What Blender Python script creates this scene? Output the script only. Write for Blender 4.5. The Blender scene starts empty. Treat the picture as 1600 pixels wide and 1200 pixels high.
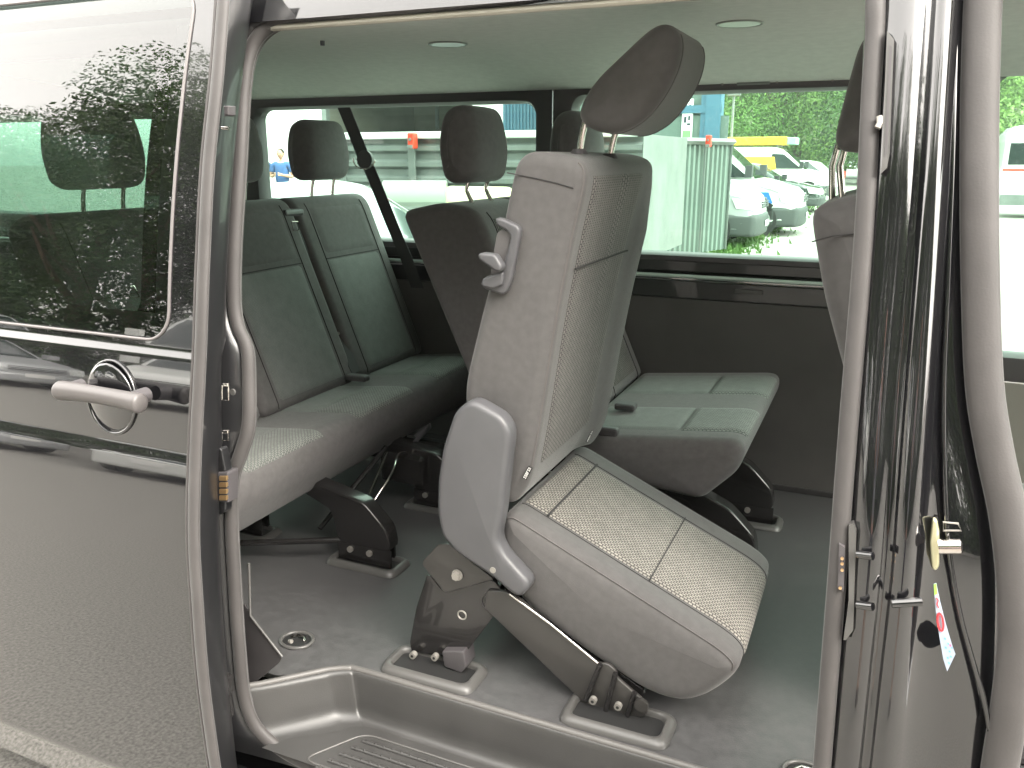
import bpy, math, random
from mathutils import Vector, Matrix
random.seed(7)
R_ = math.radians
sc = bpy.context.scene

# ------------------------------------------------------------------ camera
F = 1300.0
PITCH = math.atan(355 / F)
YAW = math.pi/2 - math.atan(3050 / (F / math.cos(PITCH)))
CPOS = Vector((0, -1.2, 1.6))
cam = bpy.data.cameras.new('camera')
camo = bpy.data.objects.new('camera', cam); sc.collection.objects.link(camo)
cam.sensor_width = 36; cam.lens = F / 1600 * 36
cam.clip_start = 0.02; cam.clip_end = 600
camo.location = CPOS
camo.rotation_euler = (math.pi/2 - PITCH, 0, YAW)
sc.camera = camo
FW = Vector((-math.sin(YAW)*math.cos(PITCH), math.cos(YAW)*math.cos(PITCH), -math.sin(PITCH)))
RT = Vector((math.cos(YAW), math.sin(YAW), 0)); UP = RT.cross(FW)

# ------------------------------------------------------------------ sky, sun, exposure
w = bpy.data.worlds.new('World'); sc.world = w; w.use_nodes = True
nt = w.node_tree; nt.nodes.clear()
sky = nt.nodes.new('ShaderNodeTexSky'); sky.sky_type = 'NISHITA'; sky.sun_disc = False
SUN_EL, SUN_AZ = R_(45), R_(110)      # azimuth clockwise from +Y
sky.sun_elevation = SUN_EL; sky.sun_rotation = SUN_AZ
sky.dust_density = 4.0; sky.air_density = 1.0; sky.ozone_density = 1.0
hs = nt.nodes.new('ShaderNodeHueSaturation'); hs.inputs['Saturation'].default_value = 0.06
bg = nt.nodes.new('ShaderNodeBackground'); bg.inputs['Strength'].default_value = 0.15
ow = nt.nodes.new('ShaderNodeOutputWorld')
wb = nt.nodes.new('ShaderNodeMix'); wb.data_type = 'RGBA'; wb.blend_type = 'MULTIPLY'; wb.inputs[0].default_value = 1; wb.inputs[7].default_value = (5.0, 4.8, 4.5, 1)
gm = nt.nodes.new('ShaderNodeGamma'); gm.inputs[1].default_value = .42     # even cloud cover
nt.links.new(sky.outputs[0], gm.inputs[0]); nt.links.new(gm.outputs[0], hs.inputs['Color'])
nt.links.new(hs.outputs[0], wb.inputs[6]); nt.links.new(wb.outputs[2], bg.inputs[0]); nt.links.new(bg.outputs[0], ow.inputs[0])
sl = bpy.data.lights.new('sun', 'SUN'); sl.energy = .6; sl.angle = R_(30); sl.color = (1, .92, .80)
so = bpy.data.objects.new('sun', sl); sc.collection.objects.link(so)
sd = Vector((math.sin(SUN_AZ)*math.cos(SUN_EL), math.cos(SUN_AZ)*math.cos(SUN_EL), math.sin(SUN_EL)))
so.rotation_euler = sd.to_track_quat('Z', 'Y').to_euler(); so.location = (0, -20, 30)
vs = sc.view_settings
vs.view_transform = 'Standard'; vs.look = 'None'; vs.gamma = 1; vs.use_curve_mapping = False
vs.exposure = 2.65
sc.cycles.max_bounces = 10; sc.cycles.diffuse_bounces = 5; sc.cycles.glossy_bounces = 5
sc.cycles.transparent_max_bounces = 16; sc.cycles.caustics_reflective = False

# ------------------------------------------------------------------ helpers
def P(x, y, ax, v):
    d = FW*F + RT*(x-800) + UP*(600-y)
    return CPOS + d*((v-CPOS[ax])/d[ax])
WL = {}
def wl(o):
    return WL.get(o.name, Vector((0, 0, 0))) if o else Vector((0, 0, 0))
def tag(o, label=None, cat=None, group=None, kind=None):
    if label: o['label'] = label
    if cat: o['category'] = cat
    if group: o['group'] = group
    if kind: o['kind'] = kind
    return o
def empty(name, loc, label=None, cat=None, group=None):
    o = bpy.data.objects.new(name, None); sc.collection.objects.link(o)
    o.location = loc; o.empty_display_size = .2
    WL[o.name] = Vector(loc)
    return tag(o, label, cat, group)
def mobj(name, V, Fc, mat, parent=None, smooth=None, uv=None, mats=None, mi=None):
    off = wl(parent)
    me = bpy.data.meshes.new(name)
    me.from_pydata([tuple(Vector(v)-off) for v in V], [], Fc)
    if uv is not None:
        l = me.uv_layers.new(name='UVMap')
        for lp in me.loops: l.data[lp.index].uv = uv[lp.vertex_index]
    me.materials.append(mat)
    if mats:
        for m in mats: me.materials.append(m)
    if mi:
        me.polygons.foreach_set('material_index', mi)
    if smooth is not None:
        me.polygons.foreach_set('use_smooth', [True]*len(me.polygons))
        if smooth < 180: me.set_sharp_from_angle(angle=R_(smooth))
    me.validate(); me.update()
    o = bpy.data.objects.new(name, me); sc.collection.objects.link(o)
    if parent: o.parent = parent
    WL[o.name] = off
    return o
def join(parts):                       # parts: list of (V,F)
    V = []; Fc = []
    for v, f in parts:
        n = len(V); V += list(v); Fc += [tuple(i+n for i in q) for q in f]
    return V, Fc
def grid(rows, closed_u=False, closed_v=False):
    n = len(rows); m = len(rows[0]); V = [p for r in rows for p in r]; Fc = []
    for i in range(n if closed_v else n-1):
        for j in range(m if closed_u else m-1):
            a = i*m+j; b = i*m+(j+1) % m; c = ((i+1) % n)*m+(j+1) % m; d = ((i+1) % n)*m+j
            Fc.append((a, b, c, d))
    return V, Fc
def boxg(x0, x1, y0, y1, z0, z1):
    V = [(x0,y0,z0),(x1,y0,z0),(x1,y1,z0),(x0,y1,z0),(x0,y0,z1),(x1,y0,z1),(x1,y1,z1),(x0,y1,z1)]
    return V, [(0,3,2,1),(4,5,6,7),(0,1,5,4),(1,2,6,5),(2,3,7,6),(3,0,4,7)]
def box(name, a, mat, parent=None, bev=0.0):
    V, Fc = boxg(*a)
    o = mobj(name, V, Fc, mat, parent)
    if bev:
        m = o.modifiers.new('bevel', 'BEVEL'); m.width = bev; m.segments = 2
        m.limit_method = 'ANGLE'
    return o
def tubeg(pts, r, seg=10, closed=False, ry=None, cap=True, updir=None):
    pts = [Vector(p) for p in pts]; n = len(pts); rows = []; prev = None
    for i in range(n):
        a = pts[(i-1) % n] if (closed or i > 0) else pts[i]
        b = pts[(i+1) % n] if (closed or i < n-1) else pts[i]
        t = (b-a).normalized()
        if updir is not None: u = Vector(updir)
        elif prev is not None: u = prev
        else: u = Vector((0, 0, 1)) if abs(t.z) < .9 else Vector((1, 0, 0))
        s = (u - t*u.dot(t)).normalized(); prev = s
        q = t.cross(s)
        rr = r[i] if isinstance(r, (list, tuple)) else r
        r2 = (ry if ry is not None else rr)
        rows.append([pts[i] + s*math.cos(k*2*math.pi/seg)*rr + q*math.sin(k*2*math.pi/seg)*r2 for k in range(seg)])
    V, Fc = grid(rows, closed_u=True, closed_v=closed)
    if cap and not closed:
        Fc = Fc + [tuple(range(seg))[::-1], tuple((n-1)*seg+k for k in range(seg))]
    return V, Fc
def tube(name, pts, r, mat, parent=None, seg=10, **k):
    V, Fc = tubeg(pts, r, seg, **k)
    return mobj(name, V, Fc, mat, parent, smooth=50)
def spline(pts, k=6):
    pts = [Vector(p) for p in pts]; out = []
    n = len(pts)
    for i in range(n-1):
        p0 = pts[max(i-1, 0)]; p1 = pts[i]; p2 = pts[i+1]; p3 = pts[min(i+2, n-1)]
        for j in range(k):
            t = j/k
            out.append(.5*((2*p1)+(p2-p0)*t+(2*p0-5*p1+4*p2-p3)*t*t+(3*p1-p0-3*p2+p3)*t**3))
    out.append(pts[-1]); return out
def roundpoly(pts, r, seg=6):
    out = []; n = len(pts); pts = [Vector(p) for p in pts]
    for i in range(n):
        a, b, c = pts[i-1], pts[i], pts[(i+1) % n]
        ri = r[i] if isinstance(r, (list, tuple)) else r
        da = min(ri, (a-b).length*.48); dc = min(ri, (c-b).length*.48)
        p = b+(a-b).normalized()*da; q = b+(c-b).normalized()*dc
        for k in range(seg+1):
            t = k/seg
            out.append(p*(1-t)**2+b*2*t*(1-t)+q*t*t)
    return out
def resample(pts, N):
    n = len(pts); L = [0]
    for i in range(n): L.append(L[-1]+(pts[(i+1) % n]-pts[i]).length)
    T = L[-1]; out = []; j = 0
    for k in range(N):
        s = T*k/N
        while L[j+1] < s: j += 1
        t = (s-L[j])/max(1e-9, L[j+1]-L[j])
        out.append(pts[j].lerp(pts[(j+1) % n], t))
    return out, T
class Sweep:
    """closed (x,z) outline swept along y with rounded ends"""
    def __init__(s, prof, y0, y1, R, r=.02, N=96, disp=None, warp=None):
        p = roundpoly([Vector((a, b)) for a, b in prof], r)
        ar = sum(p[i].x*p[(i+1) % len(p)].y-p[(i+1) % len(p)].x*p[i].y for i in range(len(p)))
        if ar < 0: p = p[::-1]
        s.p, s.T = resample(p, N); s.N = N; s.y0, s.y1, s.R = y0, y1, R
        s.n = []
        for i in range(N):
            t = s.p[(i+1) % N]-s.p[i-1]; s.n.append(Vector((t.y, -t.x)).normalized())
        s.disp = disp; s.warp = warp
    def pt(s, i, y, off=0.0):
        d = s.disp(s.p[i % s.N], s.n[i % s.N], (y-s.y0)/(s.y1-s.y0)) if s.disp else 0
        q = s.p[i % s.N]+s.n[i % s.N]*(off+d)
        v = Vector((q.x, y, q.y))
        return s.warp(v) if s.warp else v
    def inset(s, y):
        R = s.R; e = min(y-s.y0, s.y1-y)
        return R-math.sqrt(max(0, R*R-(R-e)**2)) if e < R else 0
    def fixinset(s, ins):
        q = [p-n*ins for p, n in zip(s.p, s.n)]
        if ins < 1e-6: return q
        for _ in range(60):
            bad = [i for i in range(s.N) if (q[(i+1) % s.N]-q[i]).dot(s.p[(i+1) % s.N]-s.p[i]) < 0]
            if not bad: break
            for i in bad:
                for k in (i-1, i, i+1, i+2):
                    a, b, c = (k-1) % s.N, k % s.N, (k+1) % s.N
                    q[b] = (q[a]+q[c])*.5
        return q
    def body(s, name, mat, parent, ny=8, puff=0.0, ring=False, smooth=60):
        R = s.R; K = 5
        ys = [s.y0+R*(1-math.cos(a*math.pi/2/K)) for a in range(K)]
        ys += [s.y0+R+(s.y1-s.y0-2*R)*j/ny for j in range(ny+1)]
        ys += [s.y1-R*(1-math.cos(a*math.pi/2/K)) for a in range(K-1, -1, -1)]
        rows = []
        c = sum(s.p, Vector((0, 0)))/s.N
        fx = s.fixinset(R)
        def capring(y, f, b):
            out = []
            for i in range(s.N):
                q = fx[i]; q = c+(q-c)*f
                v = Vector((q.x, y+b, q.y)); out.append(s.warp(v) if s.warp else v)
            return out
        if ring:
            rows += [capring(s.y0, .03, -puff), capring(s.y0, .4, -puff*.85), capring(s.y0, .7, -puff*.5), capring(s.y0, .88, -puff*.2)]
        for y in ys:
            ins = s.inset(y); off = s.fixinset(ins); row = []
            for i in range(s.N):
                d = s.disp(s.p[i], s.n[i], (y-s.y0)/(s.y1-s.y0)) if s.disp else 0
                q = off[i]+s.n[i]*d; v = Vector((q.x, y, q.y)); row.append(s.warp(v) if s.warp else v)
            rows.append(row)
        if ring:
            rows += [capring(s.y1, .88, puff*.2), capring(s.y1, .7, puff*.5), capring(s.y1, .4, puff*.85), capring(s.y1, .03, puff)]
        V, Fc = grid(rows, closed_u=True)
        n = len(rows)
        Fc = [q for q in Fc]+[tuple(range(s.N))[::-1], tuple((n-1)*s.N+k for k in range(s.N))]
        uv = []
        for r_ in rows:
            uv += [(i*s.T/s.N, r_[i][1]) for i in range(s.N)]
        return mobj(name, V, Fc, mat, parent, smooth=smooth, uv=uv)
    def near(s, pt):
        q = Vector(pt); return min(range(s.N), key=lambda i: (s.p[i]-q).length)
    def patch(s, name, a, b, ya, yb, mat, parent, off=.003, edge=-.002, ny=16, taper=None):
        """panel following the outline from point a to point b (shorter way)"""
        i, j = s.near(a), s.near(b)
        if (j-i) % s.N > s.N/2: i, j = j, i
        m = (j-i) % s.N; rows = []; uv = []
        for k in range(m+1):
            row = []
            fa = 0
            for q in range(ny+1):
                y = ya+(yb-ya)*q/ny
                if taper: y = taper(k/m, y)
                e = 1 if 0 < k < m and 0 < q < ny else 0
                o_ = off if e else edge
                row.append(s.pt(i+k, y, o_-s.inset(y))); uv.append((k*s.T/s.N, y))
            rows.append(row)
        V, Fc = grid(rows)
        Fc = [f[::-1] for f in Fc]
        return mobj(name, V, Fc, mat, parent, smooth=180, uv=uv)
    def line_y(s, a, ya, yb, off=.003, n=12):
        i = s.near(a)
        return [s.pt(i, ya+(yb-ya)*k/n, off-s.inset(ya+(yb-ya)*k/n)) for k in range(n+1)]
    def line_u(s, a, b, y, off=.003):
        i, j = s.near(a), s.near(b)
        if (j-i) % s.N > s.N/2: i, j = j, i
        return [s.pt(i+k, y, off-s.inset(y)) for k in range((j-i) % s.N+1)]
def plate(name, pix, Y, th, mat, parent, r=.008, R=.003, N=64, world=False, smooth=40):
    """plate with the outline pix (pixels on the plane y=Y) and thickness th away from the viewer"""
    pr = pix if world else [(lambda q: (q.x, q.z))(P(x, y, 1, Y)) for x, y in pix]
    return Sweep(pr, Y, Y+th, min(R, th*.45), r=r, N=N).body(name, mat, parent, ny=1, smooth=smooth)
def cylg(c, axis, r, h, seg=16, r2=None):
    c = Vector(c); a = Vector(axis).normalized()
    u = a.orthogonal().normalized(); v = a.cross(u); r2 = r if r2 is None else r2
    V = [c+u*math.cos(k*2*math.pi/seg)*r+v*math.sin(k*2*math.pi/seg)*r for k in range(seg)]
    V += [c+a*h+u*math.cos(k*2*math.pi/seg)*r2+v*math.sin(k*2*math.pi/seg)*r2 for k in range(seg)]
    Fc = [(k, (k+1) % seg, seg+(k+1) % seg, seg+k) for k in range(seg)]+[tuple(range(seg))[::-1], tuple(range(seg, 2*seg))]
    return V, Fc
def cyl(name, c, axis, r, h, mat, parent, seg=16, r2=None):
    V, Fc = cylg(c, axis, r, h, seg, r2); return mobj(name, V, Fc, mat, parent, smooth=40)
def children(o): return [c for c in bpy.data.objects if c.parent == o]
def copy_tree(o, parent=None):
    c = o.copy(); sc.collection.objects.link(c)
    if parent: c.parent = parent
    for ch in children(o): copy_tree(ch, c)
    return c

# ------------------------------------------------------------------ materials
def M(name, col, rough=.5, metal=0., spec=.5, coat=0., noise=0., nscale=8., bump=0., bscale=200., rvar=0., ior=None, sheen=0., coords='Object', bdist=.002, col2=None, stretch=None):
    m = bpy.data.materials.new(name); m.use_nodes = True; t = m.node_tree
    b = t.nodes['Principled BSDF']
    b.inputs['Base Color'].default_value = (*col, 1); b.inputs['Roughness'].default_value = rough
    b.inputs['Metallic'].default_value = metal; b.inputs['Specular IOR Level'].default_value = spec
    b.inputs['Coat Weight'].default_value = coat; b.inputs['Coat Roughness'].default_value = .02
    if ior: b.inputs['IOR'].default_value = ior
    if sheen: b.inputs['Sheen Weight'].default_value = sheen; b.inputs['Sheen Roughness'].default_value = .4
    tc = t.nodes.new('ShaderNodeTexCoord'); src = tc.outputs[coords]
    if stretch:
        mp = t.nodes.new('ShaderNodeMapping'); mp.inputs['Scale'].default_value = stretch
        t.links.new(src, mp.inputs[0]); src = mp.outputs[0]
    if noise or rvar:
        n = t.nodes.new('ShaderNodeTexNoise'); n.inputs['Scale'].default_value = nscale; n.inputs['Detail'].default_value = 5
        t.links.new(src, n.inputs['Vector'])
        if noise:
            cr = t.nodes.new('ShaderNodeValToRGB')
            lo = [max(0, c*(1-noise)) for c in (col2 or col)]; hi = [min(1, c*(1+noise)) for c in col]
            cr.color_ramp.elements[0].position = .3; cr.color_ramp.elements[1].position = .7
            cr.color_ramp.elements[0].color = (*lo, 1); cr.color_ramp.elements[1].color = (*hi, 1)
            t.links.new(n.outputs['Fac'], cr.inputs[0]); t.links.new(cr.outputs[0], b.inputs['Base Color'])
        if rvar:
            mr = t.nodes.new('ShaderNodeMapRange'); mr.inputs[3].default_value = max(0, rough-rvar); mr.inputs[4].default_value = rough+rvar
            t.links.new(n.outputs['Fac'], mr.inputs[0]); t.links.new(mr.outputs[0], b.inputs['Roughness'])
    if bump:
        n2 = t.nodes.new('ShaderNodeTexNoise'); n2.inputs['Scale'].default_value = bscale; n2.inputs['Detail'].default_value = 3
        t.links.new(src, n2.inputs['Vector'])
        bp = t.nodes.new('ShaderNodeBump'); bp.inputs['Strength'].default_value = bump; bp.inputs['Distance'].default_value = bdist
        t.links.new(n2.outputs['Fac'], bp.inputs['Height']); t.links.new(bp.outputs[0], b.inputs['Normal'])
    return m
def weave(name, light, dark, w_=.0095, h_=.0068, rot=0., bumps=.6):
    m = bpy.data.materials.new(name); m.use_nodes = True; t = m.node_tree; b = t.nodes['Principled BSDF']
    b.inputs['Roughness'].default_value = .85; b.inputs['Specular IOR Level'].default_value = .25
    b.inputs['Sheen Weight'].default_value = .15
    tc = t.nodes.new('ShaderNodeTexCoord'); mp = t.nodes.new('ShaderNodeMapping')
    mp.inputs['Rotation'].default_value = (0, 0, rot)
    t.links.new(tc.outputs['UV'], mp.inputs[0])
    br = t.nodes.new('ShaderNodeTexBrick'); br.inputs['Scale'].default_value = 1
    br.inputs['Brick Width'].default_value = w_; br.inputs['Row Height'].default_value = h_
    br.inputs['Mortar Size'].default_value = .0016; br.inputs['Mortar Smooth'].default_value = .6; br.inputs['Bias'].default_value = 0
    br.inputs['Color1'].default_value = (*light, 1); br.inputs['Color2'].default_value = (*[c*.8 for c in light], 1)
    br.inputs['Mortar'].default_value = (*dark, 1)
    t.links.new(mp.outputs[0], br.inputs['Vector'])
    nz = t.nodes.new('ShaderNodeTexNoise'); nz.inputs['Scale'].default_value = 30; nz.inputs['Detail'].default_value = 4
    t.links.new(tc.outputs['Object'], nz.inputs['Vector'])
    mx = t.nodes.new('ShaderNodeMix'); mx.data_type = 'RGBA'; mx.blend_type = 'MULTIPLY'; mx.inputs[0].default_value = .35
    t.links.new(br.outputs['Color'], mx.inputs[6]); t.links.new(nz.outputs['Fac'], mx.inputs[7])
    t.links.new(mx.outputs[2], b.inputs['Base Color'])
    inv = t.nodes.new('ShaderNodeMath'); inv.operation = 'SUBTRACT'; inv.inputs[0].default_value = 1
    t.links.new(br.outputs['Fac'], inv.inputs[1])
    bp = t.nodes.new('ShaderNodeBump'); bp.inputs['Strength'].default_value = bumps; bp.inputs['Distance'].default_value = .002
    t.links.new(inv.outputs[0], bp.inputs['Height']); t.links.new(bp.outputs[0], b.inputs['Normal'])
    return m
def glassm(name, tint, rough=0.0, ior=1.5, boost=1.0):
    m = bpy.data.materials.new(name); m.use_nodes = True; t = m.node_tree; t.nodes.clear()
    o = t.nodes.new('ShaderNodeOutputMaterial'); tr = t.nodes.new('ShaderNodeBsdfTransparent'); tr.inputs[0].default_value = (*tint, 1)
    gl = t.nodes.new('ShaderNodeBsdfGlossy'); gl.inputs['Roughness'].default_value = rough
    fr = t.nodes.new('ShaderNodeFresnel'); fr.inputs[0].default_value = ior
    mu = t.nodes.new('ShaderNodeMath'); mu.operation = 'MULTIPLY'; mu.inputs[1].default_value = boost; mu.use_clamp = True
    mx = t.nodes.new('ShaderNodeMixShader')
    t.links.new(fr.outputs[0], mu.inputs[0]); t.links.new(mu.outputs[0], mx.inputs[0])
    t.links.new(tr.outputs[0], mx.inputs[1]); t.links.new(gl.outputs[0], mx.inputs[2]); t.links.new(mx.outputs[0], o.inputs[0])
    return m
paint = M('black_paint', (.006,.006,.007), .06, ior=1.5, coat=1.0)
paint.node_tree.nodes['Principled BSDF'].inputs['Coat Roughness'].default_value = .0
paint.node_tree.nodes['Principled BSDF'].inputs['Coat IOR'].default_value = 1.6
paint_in = M('black_paint_inner', (.012,.012,.013), .34, coat=.35, bump=.05, bscale=25, rvar=.08, nscale=20)
rubber = M('seal_rubber', (.050,.046,.045), .62, noise=.12, nscale=14, bump=.15, bscale=300, sheen=.2)
dark_t = M('label_black', (.01,.01,.01), .7)
rubber_d = M('dark_rubber', (.035,.032,.033), .6, noise=.15, bump=.1)
fab = M('charcoal_fabric', (.084,.080,.079), .9, noise=.08, nscale=60, bump=.35, bscale=900, bdist=.001, sheen=.25)
fab_d = M('dark_bench_fabric', (.105,.099,.099), .9, noise=.1, nscale=60, bump=.35, bscale=900, bdist=.001, sheen=.2)
seam_m = M('seam_shadow', (.03,.028,.028), .9)  # dark tone standing in for the shadow in the seam grooves
pipe_m = M('piping', (.10,.092,.09), .85, bump=.2)
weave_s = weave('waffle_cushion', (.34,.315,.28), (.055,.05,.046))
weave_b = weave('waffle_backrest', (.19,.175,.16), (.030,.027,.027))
weave_r = weave('bench_weave', (.30,.31,.29), (.09,.095,.092), .010, .0062, bumps=.35)
weave_p = weave('bench_plain', (.27,.28,.27), (.17,.177,.17), .005, .004, bumps=.2)
plast = M('grey_plastic', (.078,.078,.083), .42, noise=.05, nscale=20, bump=.25, bscale=700, bdist=.0006)
plast_d = M('dark_plastic', (.065,.06,.063), .45, bump=.2, bscale=600, bdist=.0006)
plast_l = M('bezel_plastic', (.078,.076,.073), .35, bump=.2, bscale=500, bdist=.0006)
steel_b = M('black_steel', (.016,.015,.015), .22, coat=.3, rvar=.06, nscale=25)
steel_g = M('bracket_steel', (.034,.032,.030), .38, coat=.25, noise=.1, nscale=12, rvar=.08)
chrome = M('polished_steel', (.72,.68,.64), .12, metal=1)
bolt_m = M('bolt_steel', (.30,.285,.26), .4, metal=.4)
panelm = M('wall_panel', (.095,.087,.086), .75, noise=.15, nscale=5, bump=.3, bscale=350, bdist=.001)
headl = M('headliner', (.70,.71,.68), .95, noise=.05, nscale=40, bump=.15, bscale=500, bdist=.001)
floorm = M('floor_rubber', (.062,.061,.062), .5, noise=.16, nscale=55, bump=.35, bscale=260, rvar=.15, bdist=.001)
stepm = M('step_plastic', (.043,.042,.041), .38, noise=.1, nscale=10, bump=.25, bscale=420, rvar=.07, bdist=.001)
beltm = M('belt_webbing', (.035,.033,.035), .7, bump=.3, bscale=500)
white_t = M('label_white', (.75,.75,.73), .7)
glass_f = glassm('tinted_glass', (.56,.80,.69), ior=1.5)
glass_d = glassm('door_glass', (.30,.40,.355), ior=1.9, boost=1.3)
glass_c = glassm('clear_glass', (.8,.86,.83), ior=1.5)
galv = M('galvanised_steel', (.21,.225,.22), .45, metal=.5, noise=.15, nscale=3, bump=.05)
contm = M('corrugated_paint', (.12,.15,.137), .55, noise=.12, nscale=1.5)
redm = M('red_latch', (.6,.045,.02), .5)
whitep = M('white_car_paint', (.70,.71,.69), .25, coat=.5)
silverp = M('silver_car_paint', (.40,.41,.42), .35, metal=.15, coat=.5)
darkp = M('dark_green_car_paint', (.03,.045,.04), .25, coat=.8)
redp = M('maroon_van_paint', (.06,.012,.02), .3, coat=.5)
bluep = M('blue_stripe', (.02,.16,.55), .4)
yellowm = M('yellow_panel', (.85,.55,.05), .5)
bump_m = M('bumper_plastic', (.045,.05,.05), .55)
cglass = M('car_glass', (.02,.03,.03), .06, spec=.8, coat=.5)
tyre_m = M('tyre', (.02,.02,.02), .8)
rim_m = M('rim', (.45,.45,.45), .35, metal=.8)
lampm = M('headlight_glass', (.65,.67,.66), .12, coat=1, noise=.3, nscale=20)
orange_m = M('indicator', (.8,.35,.02), .3)
skin = M('skin', (.48,.27,.19), .55, noise=.06)
hair = M('dark_hair', (.02,.014,.01), .8)
shirt_b = M('blue_shirt', (.05,.11,.28), .85, bump=.3, bscale=40)
trouser = M('dark_trousers', (.03,.03,.035), .85, bump=.3, bscale=40)
blueclad = M('blue_cladding', (.05,.13,.20), .5)
greyclad = M('grey_green_cladding', (.10,.14,.125), .6, noise=.08, nscale=.6)
whitew = M('white_wall', (.82,.82,.80), .8, noise=.04, nscale=2)
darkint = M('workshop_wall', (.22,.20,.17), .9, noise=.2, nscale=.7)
concr = M('concrete', (.38,.37,.34), .9, noise=.15, nscale=3)
asph = M('asphalt', (.205,.198,.182), .85, noise=.45, nscale=95, bump=.5, bscale=120, bdist=.004)
pathm = M('pale_paving', (.30,.29,.26), .85, noise=.1, nscale=6, bump=.3, bscale=40)
grassm = M('grass', (.10,.17,.04), .9, noise=.4, nscale=9, bump=1, bscale=30, bdist=.03)
barkm = M('bark', (.12,.09,.06), .9, noise=.3, bump=.8, bscale=15, bdist=.02)
binm = M('bin_plastic', (.11,.12,.11), .5)
binlid = M('bin_lid_plastic', (.20,.22,.19), .45)
beigem = M('beige_dome', (.62,.55,.38), .6)
def leafm(name, a, b_, c):
    m = bpy.data.materials.new(name); m.use_nodes = True; t = m.node_tree; b = t.nodes['Principled BSDF']
    b.inputs['Roughness'].default_value = .6
    geo = t.nodes.new('ShaderNodeAttribute'); geo.attribute_name = 'tone'; cr = t.nodes.new('ShaderNodeValToRGB')
    e = cr.color_ramp.elements; e[0].color = (*a, 1); e[1].color = (*c, 1)
    q = e.new(.5); q.color = (*b_, 1)
    t.links.new(geo.outputs['Fac'], cr.inputs[0]); t.links.new(cr.outputs[0], b.inputs['Base Color'])
    tl = t.nodes.new('ShaderNodeBsdfTranslucent'); t.links.new(cr.outputs[0], tl.inputs[0])
    mx = t.nodes.new('ShaderNodeMixShader'); mx.inputs[0].default_value = .35
    out = t.nodes['Material Output']
    t.links.new(b.outputs[0], mx.inputs[1]); t.links.new(tl.outputs[0], mx.inputs[2]); t.links.new(mx.outputs[0], out.inputs[0])
    return m
leaf1 = leafm('leaves', (.07,.15,.025), (.12,.24,.045), (.19,.33,.08))
leaf3 = leafm('fresh_leaves', (.10,.18,.03), (.17,.29,.06), (.26,.40,.12))
leaf4 = leafm('deep_leaves', (.04,.09,.02), (.07,.15,.03), (.11,.20,.05))
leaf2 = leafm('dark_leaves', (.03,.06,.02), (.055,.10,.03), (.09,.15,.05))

# ================================================================== THE GROUND
mobj('ground', [(-150,-120,0),(120,-120,0),(120,160,0),(-150,160,0)], [(0,1,2,3)], asph)['kind'] = 'structure'

# ================================================================== THE MINIBUS
van = empty('minibus', (-.9, .85, 0), 'black minibus with its sliding door open and grey seats inside', 'minibus')
def lerp_tab(tab, z):
    if z <= tab[0][0]: return tab[0][1]
    for (a, b), (c, d) in zip(tab, tab[1:]):
        if z <= c:
            t = (z-a)/(c-a); return b+(d-b)*t
    return tab[-1][1]
# cubic smooth profile through knots (monotone enough)
def smooth_tab(tab):
    pts = spline([Vector((a, b, 0)) for a, b in tab], 7)
    return [(p.x, p.y) for p in pts]
def slopes(knots, z0, z1, y1, n):
    out = [(z1, y1)]; z = z1; y = y1; dz = (z1-z0)/n
    for _ in range(n):
        zm = z-dz/2; y -= lerp_tab(knots, zm)*dz; z -= dz; out.append((z, y))
    return out[::-1]
hi = slopes([(1.07,.06),(1.10,.078),(1.134,.10),(1.165,.122),(1.20,.145),(1.245,.172)], 1.07, 1.245, -.100, 36)
cr_ = [(1.0645, hi[0][1]-.0022), (1.060, hi[0][1]-.0052)]
low_ = slopes([(.22,-.30),(.335,-.28),(.345,-.02),(.5,.0),(.7,.035),(.85,.092),(.93,.132),(1.0,.168),(1.056,.20)], .22, 1.056, cr_[1][1]-.0016, 90)
up_tab = []
z_, y_ = 1.262, -.0885
while z_ < 1.97:
    up_tab.append((z_, y_)); y_ += (.14+.24*((z_-1.262)/.7))*.01; z_ += .01
door_tab = low_+cr_[::-1]+hi+[(1.2495,-.097),(1.256,-.0905)]+up_tab
def ydoor(z): return lerp_tab(door_tab, z)
body_tab = smooth_tab([(.25,.0),(.35,-.035),(.5,-.055),(.84,-.046),(1.03,-.029),(1.25,.009),(1.54,.064),(1.74,.121),(1.87,.162),(1.98,.22)])
def ybody(z): return lerp_tab(body_tab, z)
def on(x, y, fn, off=0.):
    Y = 0.
    for _ in range(12):
        p = P(x, y, 1, Y); Y = fn(p.z)+off
    return P(x, y, 1, Y)
def skin_grid(name, x0, x1, zs, fn, off, mat, parent, nx=8, xf=None):
    rows = []
    for z in zs:
        a = xf(z) if xf else x1
        rows.append([(x0+(a-x0)*i/nx, fn(z)+off, z) for i in range(nx+1)])
    V, Fc = grid(rows)
    return mobj(name, V, Fc, mat, parent, smooth=180)
def frange(a, b, n): return [a+(b-a)*i/n for i in range(n+1)]

# ---- sliding door
DX = -1.115      # front edge of the door
door = skin_grid('sliding_door', -2.45, DX, [z for z, _ in door_tab if z <= 1.263], ydoor, 0, paint, van, nx=24)
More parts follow.
